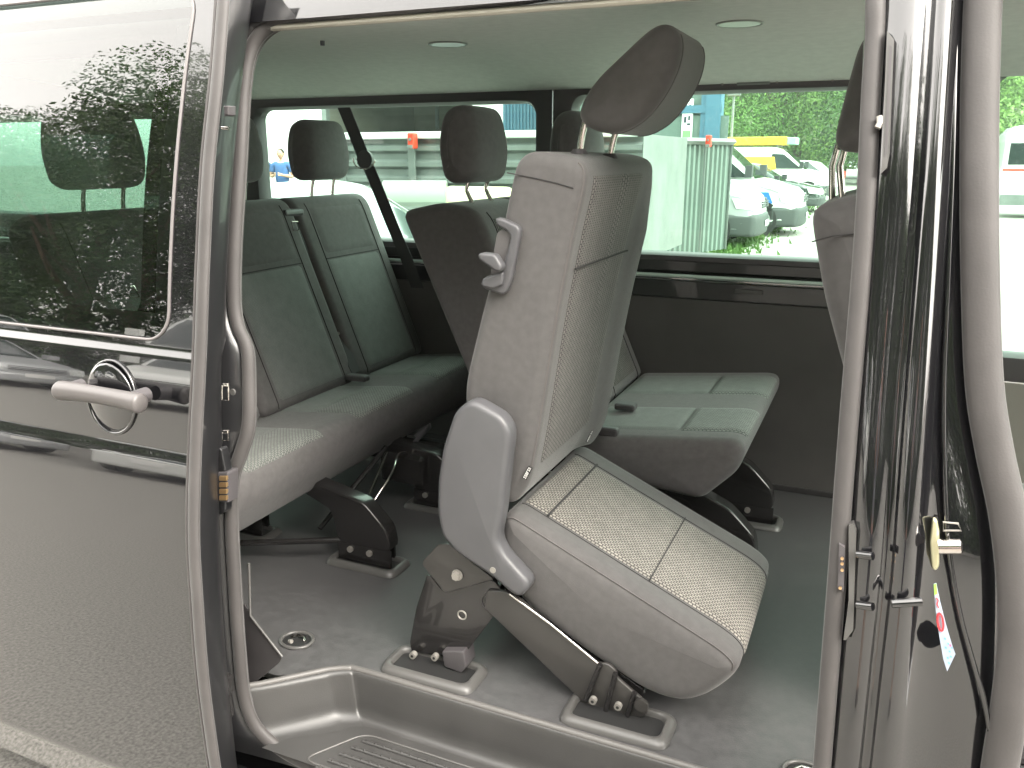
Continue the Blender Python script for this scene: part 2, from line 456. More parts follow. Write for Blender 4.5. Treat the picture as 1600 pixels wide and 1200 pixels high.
# frame round the window, ring between window outline and door rectangle
WX0, WX1, WZ0, WZ1 = -2.38, -1.180, 1.272, 1.90
def rrect(x0, x1, z0, z1, r, n=8):
    out = []
    for cx, cz, a0 in ((x1-r, z1-r, 0), (x0+r, z1-r, 90), (x0+r, z0+r, 180), (x1-r, z0+r, 270)):
        for k in range(n+1):
            a = R_(a0+90*k/n); out.append((cx+r*math.cos(a), cz+r*math.sin(a)))
    return out
def densify(pts, k):
    out = []
    for i in range(len(pts)):
        a, b = pts[i], pts[(i+1) % len(pts)]
        m = max(1, int(math.hypot(b[0]-a[0], b[1]-a[1])/k))
        out += [(a[0]+(b[0]-a[0])*j/m, a[1]+(b[1]-a[1])*j/m) for j in range(m)]
    return out
def ringpanel(name, hole, X0, X1, Z0, Z1, fn, off, mat, parent, nr=6):
    cx, cz = (X0+X1)/2, (Z0+Z1)/2
    hole = densify(hole, .03); rows = []
    outer = []
    for x, z in hole:
        dx, dz = x-cx, z-cz
        t = min(((X1 if dx > 0 else X0)-cx)/dx if abs(dx) > 1e-6 else 1e9, ((Z1 if dz > 0 else Z0)-cz)/dz if abs(dz) > 1e-6 else 1e9)
        outer.append((cx+dx*t, cz+dz*t))
    for k in (0, X1), (1, X0): pass
    for i in range(len(hole)):      # snap to corners
        pass
    for k in range(nr+1):
        t = k/nr
        rows.append([(h[0]+(o[0]-h[0])*t, fn(h[1]+(o[1]-h[1])*t)+off, h[1]+(o[1]-h[1])*t) for h, o in zip(hole, outer)])
    V, Fc = grid(rows, closed_u=True)
    return mobj(name, V, [f[::-1] for f in Fc], mat, parent, smooth=180)
whole = rrect(WX0, WX1, WZ0, WZ1, .055)
ringpanel('window_frame', whole, -2.45, DX, 1.262, 1.965, ydoor, 0, paint, door)
wd = densify(whole, .03)
tube('window_seal', [(x, ydoor(z)-.001, z) for x, z in wd], .003, M('window_seal_rubber', (.15,.14,.14), .4), door, closed=True, seg=8)
zs = frange(WZ0-.01, WZ1+.01, 40)
skin_grid('window_glass', WX0-.01, WX1+.01, zs, ydoor, .006, glass_d, door, nx=6)
# door inner face + edge (thickness)
DT = .085
rows = []
for z in frange(.26, 1.93, 60):
    rows.append([(DX, ydoor(z), z), (DX+.004, ydoor(z)+.012, z), (DX+.004, ydoor(z)+DT*.7, z), (DX-.01, ydoor(z)+DT, z), (DX-.06, ydoor(z)+DT+.004, z)])
V, Fc = grid(rows); mobj('door_edge', V, Fc, paint_in, door, smooth=40)
skin_grid('door_lining', -2.45, DX-.05, frange(.26, 1.25, 12), ydoor, DT, plast_d, door)
ringpanel('door_lining_frame', rrect(WX0+.03, WX1-.03, WZ0+.03, WZ1-.02, .05), -2.45, DX-.05, 1.25, 1.93, ydoor, DT, plast_d, door)
# rubber lip along the door's front edge
LX = [(352,-60),(349,0),(340,120),(326,260),(318,420),(313,560),(306,700),(303,830),(308,930),(318,1060),(336,1195),(352,1290)]
lp = spline([on(x, y, ydoor, -.012) for x, y in LX], 6)
tube('door_edge_seal', lp, .0125, rubber, door, seg=12, ry=.008, updir=(1, 0, 0))
tube('door_edge_seal', [p+Vector((-.0145, -.002, 0)) for p in lp], .0035, rubber, door, seg=6)
# dark cover behind the lip, below the belt
# handle: cup and bar
hp = P(172, 622, 1, -.118); HC = Vector((hp.x, ydoor(hp.z), hp.z))
def dome(c, r, rz, depth, sgn, n=12, m=24, z0=-1, z1=1):
    rows = []
    for i in range(n+1):
        a = math.pi/2*i/n
        rows.append([Vector((c.x+r*math.cos(a)*math.cos(2*math.pi*k/m), c.y+sgn*depth*math.sin(a), c.z+rz*math.cos(a)*math.sin(2*math.pi*k/m))) for k in range(m)])
    return rows
cup = dome(HC+Vector((0, -.003, 0)), .060, .068, .010, -1)
V, Fc = grid(cup, closed_u=True); hnd = mobj('handle_cup', V, Fc, paint, door, smooth=180)
tube('cup_rim', [(HC.x+.062*math.cos(a), ydoor(HC.z+.07*math.sin(a))-.002, HC.z+.070*math.sin(a)) for a in frange(0, 2*math.pi, 48)[:-1]], .0035, paint, door, closed=True, seg=8)
bar = [P(x, y, 1, -.165) for x, y in ((90,610),(108,611),(145,616),(180,622),(208,628),(222,631))]
hb = tube('door_handle', spline([p for p in bar], 6), [.004]+[.017]*4+[.019]*20+[.018]*4+[.013, .006], M('handle_plastic', (.085,.078,.077), .38, bump=.1, bscale=500), door, seg=16, ry=.015) if False else None
bs = spline(bar, 8); nb = len(bs); rr = []
for i in range(nb):
    t = i/(nb-1); e = min(t, 1-t)/.09
    rr.append(.0175*(math.sqrt(max(.02, 1-(1-min(1, e))**2)))*(1+.08*math.cos(t*6)))
tube('door_handle', bs, rr, M('handle_plastic', (.085,.078,.077), .4, bump=.1, bscale=500), door, seg=18)
cyl('handle_mount', bs[4]+Vector((0,.0,0)), (0,1,0), .012, .045, plast_d, door)
cyl('handle_mount', bs[-12]+Vector((0,.0,0)), (0,1,0), .014, .045, plast_d, door)

# ---- body side at the opening: pillar behind the opening (shut face), upper rail, sill
OPX = -1.10
seal_px = [(470,-60)]
seal_path = [(1000,-48),(860,-14),(700,8),(600,17),(500,25),(440,33),(408,52),(390,84),(381,140),(375,250),(367,380),(366,470),(372,510),(386,545),(389,600),(388,665),(376,708),(363,750),(362,820),(367,920),(374,1020),(382,1090),(400,1135),(440,1172),(500,1203),(600,1243),(760,1290)]
sp = spline([on(x, y, ybody, .02) for x, y in seal_path], 6)
tube('opening_seal', sp, .0135, rubber, van, seg=14, ry=.011)
tube('opening_seal_lip', [p+Vector((0, .013, 0))+(Vector((0,0,-.006))) for p in sp], .006, rubber, van, seg=8)
# shut face behind the opening (black paint), visible between door and seal
lpx = []
for i in range(0, len(sp)):
    lpx.append(sp[i])
lo = [p for p in sp if p.x < -.9 and p.z < 1.86]
rows = []
for p in lo:
    rows.append([Vector((-1.32, ybody(p.z)+.0, p.z)), Vector((-1.19, ybody(p.z)-.004, p.z)), Vector((min(p.x-.03, -1.13), ybody(p.z)+.002, p.z)), Vector((p.x-.012, ybody(p.z)+.016, p.z)), Vector((p.x-.012, ybody(p.z)+.035, p.z)), Vector((p.x-.08, ybody(p.z)+.06, p.z))])
V, Fc = grid(rows); mobj('rear_pillar', V, Fc, paint_in, van, smooth=60)
# outer side panel behind the pillar (covered by the open door)
skin_grid('side_panel', -4.4, -1.32, frange(.3, 1.22, 12), ybody, .0, paint, van)
ringpanel('side_panel_frame', rrect(-4.1, -1.36, 1.27, 1.80, .06), -4.4, -1.32, 1.22, 1.93, ybody, 0, paint, van)
skin_grid('side_window_glass', -4.12, -1.35, frange(1.26, 1.81, 8), ybody, .008, glass_c, van)
# roof edge above opening
rows = []
for x in frange(-4.4, 1.6, 20):
    rows.append([(x, ybody(1.845), 1.845), (x, ybody(1.90)-.01, 1.885), (x, ybody(1.94), 1.93), (x, .26, 1.985), (x, .45, 2.0)])
V, Fc = grid(rows); mobj('roof_rail', V, Fc, paint, van, smooth=60)
top = []
for x in frange(-4.4, 1.6, 6): top.append([(x, y, 2.0+.02*math.cos((y-.85)*2)) for y in frange(.45, 1.75, 6)])
V, Fc = grid(top); mobj('roof', V, Fc, paint, van, smooth=60)
# sill below the opening and under body
rows = []
for x in frange(-4.4, 1.6, 10): rows.append([(x, .35, .22), (x, -.0, .20), (x, -.04, .21), (x, -.055, .25), (x, -.05, .29), (x, -.02, .30)])
V, Fc = grid(rows); mobj('sill', V, Fc, paint, van, smooth=50)
box('underbody', (-4.4, 1.6, .35, 1.7, .25, .33), rubber_d, van)

# ---- B pillar between the sliding door and the front door
ysr = [-160, 0, 150, 300, 450, 600, 750, 900, 1050, 1200, 1330]
def col(vals, off, bulge=0):        # vals at y=0,300,600,900,1200
    t = [(0, vals[0]), (300, vals[1]), (600, vals[2]), (900, vals[3]), (1200, vals[4])]
    out = []
    for y in ysr:
        if y < 0: x = vals[0]+(vals[0]-vals[1])*(-y/300)
        elif y > 1200: x = vals[4]+(vals[4]-vals[3])*((y-1200)/300)
        else: x = lerp_tab(t, y)
        out.append(on(x, y, ybody, off))
    return spline(out, 5)
def col_(v, o): return col(v, .006+(o-.006)*.5)
cols = [col((1352,1340,1322,1302,1278), .10), col((1362,1350,1330,1310,1284), .02),
        col((1386,1366,1347,1327,1300), .012), col_((1400,1378,1358,1338,1312), -.001), col_((1425,1400,1377,1357,1328), -.006),
        col_((1441,1420,1392,1371,1341), .001), col_((1447,1426,1398,1376,1345), .012), col_((1456,1435,1410,1387,1354), .016),
        col_((1460,1440,1416,1393,1360), .004), col_((1468,1447,1424,1401,1368), -.010), col_((1478,1457,1436,1412,1382), -.014),
        col_((1487,1467,1447,1424,1396), -.004), col_((1493,1474,1455,1433,1408), .012), col((1500,1484,1464,1446,1428), .026), 
        col((1508,1496,1482,1480,1478), .034), col((1530,1518,1512,1530,1530), .040), col((1555,1545,1548,1575,1570), .06), col((1560,1552,1560,1590,1590), .10)]
rows = [list(c) for c in cols]
V, Fc = grid(rows); mobj('door_pillar', V, Fc, paint, van, smooth=70)
# sliding-door side seal
s2 = [(1372,-120),(1368,0),(1367,60),(1361,150),(1354,300),(1344,450),(1331,600),(1319,750),(1308,900),(1296,1050),(1284,1200),(1272,1330)]
sp2 = spline([on(x, y, ybody, .012) for x, y in s2], 6)
tube('opening_seal', sp2, .0130, rubber, van, seg=14, ry=.012)
# front door seal
s3 = [(1545,-120),(1536,0),(1531,150),(1530,300),(1532,450),(1538,600),(1553,700),(1574,800),(1586,900),(1588,1000),(1578,1100),(1562,1200),(1545,1320)]
tube('front_door_seal', spline([on(x, y, ybody, .03) for x, y in s3], 6), 0.0235, rubber, van, seg=16, ry=.014, updir=(1, 0, 0))
# flange ridge
s4 = [(1494,60),(1489,250),(1481,450),(1475,600),(1476,740),(1483,860),(1500,960),(1522,1040),(1541,1110),(1552,1190),(1556,1300)]
tube('pillar_flange', spline([on(x, y, ybody, .027) for x, y in s4], 6), .0035, paint, van, seg=8)
# narrow guide strips on pillar
gs = [(1392,120),(1386,190),(1380,260),(1372,265)]
def strip(name, pix, off, th, mat, parent, r=.004):
    pr = [on(x, y, ybody, off) for x, y in pix]
    n = len(pr); V = [p for p in pr]+[p+Vector((0, th, 0)) for p in pr]
    Fc = [tuple(range(n)), tuple(range(2*n-1, n-1, -1))]+[(i, n+i, n+(i+1) % n, (i+1) % n) for i in range(n)]
    return mobj(name, V, Fc, mat, parent)
strip('upper_guide', [(1386,48),(1397,62),(1390,240),(1386,262),(1376,272),(1378,250)], -.006, .02, plast_l, van)
strip('upper_guide_slot', [(1390,70),(1394,74),(1386,240),(1382,245)], -.007, .012, plast_d, van)
tube('latch_knob', [on(x, y, ybody, -.004) for x, y in ((1374,182),(1375,192),(1371,200))], .0045, bolt_m, van, seg=8)
strip('lower_guide', [(1326,822),(1334,818),(1338,830),(1333,985),(1322,1000),(1318,1000),(1326,940)], -.002, .02, plast_l, van)
strip('contact_plate', [(1311,850),(1320,856),(1318,925),(1309,918)], -.006, .01, plast_d, van)
for y in (872, 880, 890, 918):
    c = on(1316 if y < 900 else 1313, y, ybody, -.008)
    cyl('contact_pin', c, (0, -1, 0), .0022, .003, M('gold_pin', (.8,.55,.3), .3, metal=1), van, seg=8)
for y in (866, 945):
    a = on(1340, y, ybody, -.006); b = on(1364, y+3, ybody, -.016)
    tube('pillar_stud', [a, b], .0058, paint, van, seg=12)
tube('pillar_stud', [on(1393,943,ybody,-.02), on(1440,940,ybody,-.012)], .006, paint, van, seg=12)
# door striker
st = plate('striker_plate', [(1457,812),(1464,813),(1468,830),(1468,885),(1463,893),(1456,890),(1453,850)], .0, .012, M('zinc_plate', (.62,.60,.40), .35, metal=.7), van, r=.004, R=.003)
a = P(1466, 854, 1, -.012); b = P(1504, 854, 1, -.012)
tube('striker_pin', [a, a+(b-a)*.92, b], [.0105, .0105, .007], chrome, van, seg=16)
tube('striker_loop', [P(x, y, 1, .0) for x, y in ((1474,816),(1497,818),(1502,829),(1474,829))], .0016, bolt_m, van, seg=6, closed=True)
# sticker on the pillar, lower front: small print with red ring
def quadpx(name, pix, off, mat, parent):
    V = [on(x, y, ybody, off) for x, y in pix]
    return mobj(name, V, [tuple(range(len(V)))], mat, parent)
stw = M('sticker_white', (.24,.28,.34), .35, coat=.3)
rs = []
left = [(1459,912),(1461,945),(1466,985),(1474,1030),(1480,1049)]; right = [(1463,911),(1469,940),(1478,975),(1489,1012),(1493,1022)]
rows = [[on(*l, ybody, .010), on(*r_, ybody, .014)] for l, r_ in zip(left, right)]
V, Fc = grid(rows); stick = mobj('sticker', V, Fc, stw, van)
quadpx('sticker_print', [(1459,913),(1463,912),(1465,928),(1460,930)], .008, M('sticker_green', (.25,.6,.08), .4), stick)
tube('sticker_print', [on(1469.5+4.2*math.cos(t)+1.5*math.sin(t), 972+14*math.sin(t), ybody, .0095) for t in frange(0, 6.28, 16)[:-1]], .0015, M('sticker_red', (.75,.04,.05), .4), stick, seg=5, closed=True)
tube('sticker_print', [on(x, y, ybody, .0095) for x, y in ((1463,934),(1466,938),(1464,944),(1467,950))], .001, M('sticker_red2', (.75,.04,.05), .4), stick, seg=5)
stb = M('sticker_blue', (.1,.3,.7), .4)
for x, y in ((1475,996),(1480,1004),(1476,1010),(1482,1016),(1479,1026),(1485,1010),(1484,1024),(1481,1034)):
    quadpx('sticker_print', [(x,y),(x+3,y+1),(x+3.6,y+4),(x+.6,y+3)], .0095, stb, stick)
quadpx('sticker_print', [(1483,1006),(1486,1007),(1487,1011),(1484,1010)], .0088, M('sticker_red3', (.7,.1,.2), .4), stick)

# ---- door shut-face details, left
clb = plate('door_connector', [(331,738),(356,738),(356,786),(331,784)], -.062, .03, plast_d, door, r=.002)
for k in range(4):
    y = 744+k*10.2
    plate('gold_contact', [(342,y),(354,y),(354,y+7.5),(342,y+7.5)], -.065, .008, M('gold_contact', (.75,.5,.25), .3, metal=.9), clb, r=.001, R=.0008, N=24)
def striker(cx, cy, parent, w_=10, h_=22):
    tube('door_catch', [P(cx+x, cy+y, 1, -.07) for x, y in ((-w_/2,-h_/2),(w_/2,-h_/2),(w_/2,h_/2),(-w_/2,h_/2))], .0013, chrome, parent, seg=6, closed=True)
    plate('catch_tip', [(cx-5,cy-h_/2-4),(cx+4,cy-h_/2-4),(cx+4,cy-h_/2+2),(cx-5,cy-h_/2+2)], -.072, .006, chrome, parent, r=.001)
striker(352, 614, door); striker(352, 682, door, 9, 12)
cyl('screw', P(365, 612, 1, -.05), (0,-1,0), .006, .004, plast_l, door, seg=10)
cyl('screw', P(331, 720, 1, -.066), (0,-1,0), .007, .004, bolt_m, door, seg=10)
cyl('screw', P(336, 797, 1, -.066), (0,-1,0), .007, .004, bolt_m, door, seg=10)
plate('connector_bracket', [(326,705),(345,700),(352,735),(352,800),(330,812),(322,806)], -.058, .02, paint_in, door, r=.006)
plate('roller_bracket', [(338,1060),(348,1066),(352,1090),(346,1095),(352,1130),(338,1128)], -.09, .03, steel_b, door, r=.003)
cyl('screw', P(341, 1062, 1, -.095), (0,-1,0), .006, .005, bolt_m, door, seg=10)
tube('roller_pin', [P(338,1123,1,-.1), P(353,1125,1,-.1)], .004, chrome, door, seg=8)
tube('roller_pin', [P(343,1083,1,-.1), P(353,1092,1,-.1)], .0025, chrome, door, seg=8)
plate('upper_catch', [(348,165),(357,165),(357,180),(350,182)], -.0, .02, plast_d, door, r=.002)
tube('catch_pin', [P(347,200,1,.0), P(358,201,1,.0)], .0035, chrome, door, seg=8)
tube('seal_clip', [P(372,12,1,.10), P(368,30,1,.10)], .003, chrome, van, seg=8)
tube('seal_clip', [P(362,52,1,.10), P(360,72,1,.10)], .0035, chrome, van, seg=8)

# ---- floor
FZ = .50
fl = []
for x in frange(-4.3, 1.3, 30): fl.append([(x, y, FZ) for y in frange(.16, 1.64, 8)])
# floor outline has the step well cut out: corner at (-1.0,.125)
V = [(-4.3,.05,FZ),(-1.12,.05,FZ),(-1.045,.085,FZ),(-1.005,.118,FZ),(-.96,.135,FZ),(-.40,.128,FZ),(.06,.122,FZ),(.06,-.0,FZ),(.08,-.0,FZ),(1.3,-.0,FZ),(1.3,1.64,FZ),(-4.3,1.64,FZ)]
mobj('cabin_floor', V, [tuple(range(len(V)))], floorm, van)
# step well lofted from lip to tread
lip = [Vector((-1.17,-.028)), Vector((-1.13,-.0)), Vector((-1.045,.085)), Vector((-1.02,.108)), Vector((-.985,.128)), Vector((-.95,.133)), Vector((-.7,.130)), Vector((-.40,.127)), Vector((.06,.122))]
lip = [Vector((p.x, p.y)) for p in spline([Vector((p.x, p.y, 0)) for p in lip], 5)]
tr = [Vector((-1.075,-.028)), Vector((-1.045,-.0)), Vector((-.975,.055)), Vector((-.955,.078)), Vector((-.93,.092)), Vector((-.90,.097)), Vector((-.7,.095)), Vector((-.40,.093)), Vector((.06,.089))]
tr = [Vector((p.x, p.y)) for p in spline([Vector((p.x, p.y, 0)) for p in tr], 5)]
TZ = .398
rows = []
for k in range(15):
    t = k/14
    # s-curve from lip down to tread with rounded lip and fillet
    if t < .25: a = t/.25*math.pi/2; h = 1-math.cos(a); hz = h*.12; hr = math.sin(a)*.20
    elif t < .6: u = (t-.25)/.35; hz = .12+u*.55; hr = .20+u*.22
    else: u = (t-.6)/.4; a = u*math.pi/2; hz = .67+.33*math.sin(a); hr = .42+.58*(1-math.cos(a))
    rows.append([(l.x+(q.x-l.x)*hr, l.y+(q.y-l.y)*hr, FZ+.004+(TZ-FZ-.004)*hz) for l, q in zip(lip, tr)])
V, Fc = grid(rows); well = mobj('step_well', V, Fc, stepm, van, smooth=60)
tube('step_lip', [(p.x, p.y+.004, FZ+.004) for p in lip], .007, M('lip_plastic', (.10,.096,.092), .45), well, seg=18)
tread = [(p.x, p.y, TZ+.0) for p in tr]+[(.06,-.05,TZ),(-1.085,-.05,TZ)]
mobj('step_tread', tread, [tuple(range(len(tread)))], stepm, well)
ins = roundpoly([Vector((-.985,-.045)), Vector((-.91,.075)), Vector((.02,.07)), Vector((.02,-.045))], .03, 5)
tube('tread_border', [(p.x, p.y, TZ+.001) for p in ins], .0022, plast_l, well, closed=True, seg=8)
rib_lines = []
for r_ in range(5):
    y = .052-r_*.026; x0 = -.90-r_*.0107
    tube('tread_rib', [(x0, y, TZ+.001)]+[(x0+.008, y, TZ+.0015), (-.02, y-.0, TZ+.0015), (-.012, y, TZ+.001)], .0045, stepm, well, seg=8)
# crumbs of relief on the ribs (raised nubs)
nub = []
for r_ in range(5):
    y = .052-r_*.026; x = -.89-r_*.0107
    while x < -.1:
        nub.append(cylg((x, y, TZ+.005), (0,0,1), .0032, .003, 6, .002)); x += .021
V, Fc = join(nub); o = mobj('tread_nubs', V, Fc, stepm, well); o['kind'] = 'stuff'
# dark plate painting the shaded opening beside the well, with the trim edge
plate('pillar_foot_shade', [(380,940),(391,960),(441,1026),(436,1036),(385,1078),(378,1000)], .012, .004, rubber_d, van, r=.004)
tube('pillar_trim_edge', [P(x, y, 1, .011) for x, y in ((389,880),(391,962),(441,1026))], .0028, plast_l, van, seg=8)
# load-lashing recesses in floor
def lash(px, py):
    c = P(px, py, 2, FZ); e = [(c.x+.039*math.cos(a), c.y+.033*math.sin(a), FZ+.003) for a in frange(0, 2*math.pi, 28)[:-1]]
    t_ = tube('lashing_ring', e, .0045, plast_l, van, closed=True, seg=8)
    V, Fc = cylg((c.x, c.y, FZ+.001), (0,0,1), .035, .001, 24); mobj('recess', V, Fc, dark_t, t_)
    tube('eyelet', [(c.x-.02, c.y+.004, FZ+.004), (c.x-.008, c.y+.012, FZ+.008), (c.x+.012, c.y+.012, FZ+.008), (c.x+.022, c.y+.002, FZ+.004)], .0032, chrome, t_, seg=8)
    tube('eyelet_pin', [(c.x-.012, c.y-.012, FZ+.004), (c.x-.004, c.y-.014, FZ+.006)], .005, bolt_m, t_, seg=8)
lash(464, 1002); lash(1258, 1212)

# ---- far wall
FY = 1.60
def wallbox(name, x0, x1, z0, z1, y0, y1, mat, bev=.003): return box(name, (x0, x1, y0, y1, z0, z1), mat, van, bev)
wallbox('wall_lining', -4.3, .15, FZ, 1.135, FY, FY+.05, panelm)
wallbox('wall_skirting', -4.3, .15, FZ, FZ+.02, FY-.012, FY-.002, rubber_d)
wallbox('belt_rail', -4.3, .15, 1.137, 1.196, FY-.004, FY+.05, paint_in)
wallbox('belt_rail', -4.3, .15, 1.198, 1.225, FY+.022, FY+.05, paint_in)
box('belt_rail_ledge', (-4.3, .15, FY-.002, FY+.02, 1.1985, 1.206), M('ledge_paint', (.05,.06,.058), .1, coat=1, ior=2.2), van, .002)
wallbox('belt_rail', -4.3, .15, 1.227, 1.262, FY+.002, FY+.05, paint_in)
# pale strip added to paint the sky highlight on the belt ledge
tube('belt_highlight', [(-4.3, FY-.008, 1.212), (.15, FY-.008, 1.212)], .007, M('highlight_paint', (.62,.72,.68), .3, metal=.3), van, seg=8)
# recess handles in belt rail
for x in (-.385, -1.9): box('rail_clip', (x-.045, x+.045, FY-.010, FY-.005, 1.166, 1.180), plast_l, van, .002)
# window surround as one ring each: rear and middle and front
def window(x0, x1, z0, z1, X0, X1, Z0, Z1, r, label=None):
    h = rrect(x0, x1, z0, z1, r); h = densify(h, .04)
    cx, cz = (X0+X1)/2, (Z0+Z1)/2; outer = []
    for x, z in h:
        dx, dz = x-cx, z-cz
        t = min(((X1 if dx > 0 else X0)-cx)/dx if abs(dx) > 1e-6 else 1e9, ((Z1 if dz > 0 else Z0)-cz)/dz if abs(dz) > 1e-6 else 1e9)
        outer.append((cx+dx*t, cz+dz*t))
    rows = [[(a, FY+.07, b) for a, b in h], [(a, FY+.035, b) for a, b in h],
            [(a+(c-a)*.12, FY+.012, b+(d-b)*.12) for (a, b), (c, d) in zip(h, outer)],
            [(a+(c-a)*.35, FY+.004, b+(d-b)*.35) for (a, b), (c, d) in zip(h, outer)],
            [(c, FY+.003, d) for c, d in outer]]
    V, Fc = grid(rows, closed_u=True)
    fr = mobj('window_frame', V, Fc, plast_d, van, smooth=35)
    V = [(x0-.02, FY+.06, z0-.02), (x1+.02, FY+.06, z0-.02), (x1+.02, FY+.06, z1+.02), (x0-.02, FY+.06, z1+.02)]
    mobj('pane', V, [(0,1,2,3)], glass_f, fr)
    return fr
window(-2.375, -1.16, 1.29, 1.782, -2.50, -1.087, 1.262, 1.86, .045)
window(-1.012, .10, 1.286, 1.795, -1.085, .16, 1.262, 1.86, .045)
window(.22, 1.05, 1.03, 1.84, .16, 1.25, .95, 1.93, .12)
wallbox('front_door_lining', .152, 1.3, FZ, .948, FY, FY+.05, M('front_trim', (.30,.285,.255), .6, bump=.2, bscale=400))
window(-4.15, -2.93, 1.34, 1.76, -4.3, -2.502, 1.262, 1.90, .05)
# upper rail with pressed openings
wallbox('upper_rail', -1.084, .16, 1.862, 1.885, FY-.02, FY+.04, paint_in)
for (xa, xb, za, zb) in ((-.475,-.395,1.838,1.850),(-.17,-.12,1.838,1.850),(-.47,-.37,1.815,1.827),(-.13,-.06,1.815,1.827)):
    box('rail_opening', (xa, xb, FY-.004, FY+.001, za, zb), galv, van, .003)
for x, z in ((-.52,1.846),(-.515,1.821),(-.36,1.848),(-.49,1.83),(-.21,1.846),(-.35,1.822),(-.19,1.822)):
    cyl('rail_rivet', (x, FY+.003, z), (0,-1,0), .004, .004, bolt_m, van, seg=8)
# rear wall, front dash and windscreen side
wallbox('rear_wall', -4.36, -4.3, .4, 1.14, .1, 1.65, panelm) if False else box('rear_door_lining', (-4.36, -4.3, .12, 1.65, .4, 1.15), panelm, van)
mobj('rear_window', [(-4.3,.3,1.15),(-4.3,1.5,1.15),(-4.24,1.4,1.75),(-4.24,.4,1.75)], [(0,1,2,3)], glass_f, van)
box('rear_header', (-4.32, -3.12, .2, 1.6, 1.755, 1.9), plast_d, van)
box('dashboard', (1.3, 1.62, .1, 1.65, .5, 1.22), plast_d, van, .03)
mobj('windscreen', [(1.75,.2,1.2),(1.75,1.55,1.2),(1.15,1.45,1.9),(1.15,.3,1.9)], [(0,1,2,3)], glass_c, van)
# ---- headliner (arched across, rib at x=-1)
rows = []
for x in frange(-4.3, 1.2, 60):
    row = []
    for y in frange(.16, 1.62, 14):
        z = 1.900 - .075*abs((y-.86)/.73)**2.6
        if x < -1.02: z += .0
        g = math.exp(-((x+1.0+.05*(y-.86))/.012)**2)*.007
        row.append((x, y, z-g))
    rows.append(row)
V, Fc = grid(rows); mobj('headliner', V, Fc, headl, van, smooth=70)
tube('headliner_trim', [(x, .168, 1.835) for x in frange(-4.3, 1.2, 10)], .006, M('trim_cream', (.42,.40,.34), .6), van, seg=8)
box('far_header', (-2.5, -1.087, FY-.025, FY+.04, 1.835, 1.87), plast_d, van, .006)
for px, py in ((700,73),(1155,42)):
    c = P(px, py, 2, 1.892); c.z = 1.900-.075*abs((c.y-.86)/.73)**2.6-.001
    t_ = tube('ceiling_lamp', [(c.x+.052*math.cos(a), c.y+.052*math.sin(a), c.z) for a in frange(0, 6.2832, 28)[:-1]], .0028, M('lamp_ring', (.30,.31,.29), .5), van, seg=8, closed=True)
    V, Fc = cylg((c.x, c.y, c.z-.002), (0,0,1), .047, .002, 28); mobj('lens', V, Fc, M('lamp_lens', (.42,.44,.42), .3, bump=.3, bscale=120), t_)
for px, py in ((420,54),(505,87)):
    c = P(px, py, 2, 1.86); cyl('headliner_clip', (c.x, c.y, 1.885), (0,0,1), .006, .012, plast, van, seg=8)
# shoulder belt on far wall
bp_ = [P(x, y, 1, 1.545) for x, y in ((537,168),(550,200),(568,246))]
def ribbon(name, pts, wv, mat, parent, th=.002):
    wv = Vector(wv); rows = []
    for p in pts:
        p = Vector(p); rows.append([p-wv, p+wv, p+wv+Vector((0, th, 0)), p-wv+Vector((0, th, 0))])
    V, Fc = grid(rows, closed_u=True); return mobj(name, V, Fc, mat, parent, smooth=40)
bl = ribbon('shoulder_belt', bp_, (.028, 0, .0), beltm, van)
ribbon('belt_lower', [P(x, y, 1, 1.55) for x, y in ((571,250),(588,290),(612,350),(634,402),(652,450))], (.027, 0, 0), beltm, bl)
V, Fc = cylg(P(569, 249, 1, 1.53), (0,1,0), .034, .02, 24, .03); anchor = mobj('belt_anchor', V, Fc, plast_d, bl, smooth=40)
tube('anchor_loop', [P(569+17*math.cos(a), 249+15*math.sin(a), 1, 1.526) for a in frange(.1, 3.3, 12)], .0028, chrome, bl, seg=8)

# ================================================================== SEATS
def lerp2(a, b, t): return (a[0]+(b[0]-a[0])*t, a[1]+(b[1]-a[1])*t)
def bolster(front, depth=.012, wdt=.22):
    fx, fz = front
    def f(p, n, t):
        if n.x*fx+n.y*fz < .35: return 0
        d = abs(t-.5)*2
        return -depth*max(0, 1-(d/(1-wdt))**4)
    return f
# --- tipped single seat (measured off the side plane y=.25)
tip = empty('tipped_seat', (-.6, .47, FZ), 'charcoal single seat tipped forward on its foot frame in the open doorway', 'seat', )
YN, YF = .25, .72
def PX(pix, Y=YN): return [(lambda q: (q.x, q.z))(P(x, y, 1, Y)) for x, y in pix]
cp = PX([(786,790),(1150,1022),(1158,1055),(1085,1104),(1018,1090),(905,1014),(812,940),(772,880)])
def cdisp(p, n, t):
    if n.y > .4:
        d = abs(t-.5)*2; return .004+.010*max(0, d-.55)*2-.004
    return 0
cs = Sweep(cp, YN-.012, YF+.005, .038, r=[.045,.06,.06,.06,.05,.05,.05,.05], N=150, disp=None)
cush = cs.body('seat_cushion', fab, tip, ny=10, puff=.006, ring=True, smooth=70)
top0, top1 = PX([(800,799)])[0], PX([(1152,1058)])[0]
INA, INB = YN+.055, YF-.085
def tp(k, y):   # panel is a little narrower at its back edge
    return y
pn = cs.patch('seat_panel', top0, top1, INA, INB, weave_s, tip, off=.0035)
mid = PX([(1000,938)])[0]; bk = PX([(838,824)])[0]
tube('seam', cs.line_y(mid, INA, INB, .0032), .0016, seam_m, pn, seg=6)
tube('seam', cs.line_y(bk, INA, INB, .003), .0028, seam_m, pn, seg=6)
for yy in (INA, INB): tube('panel_seam', cs.line_u(top0, top1, yy, .0005), .0012, seam_m, cush, seg=6)
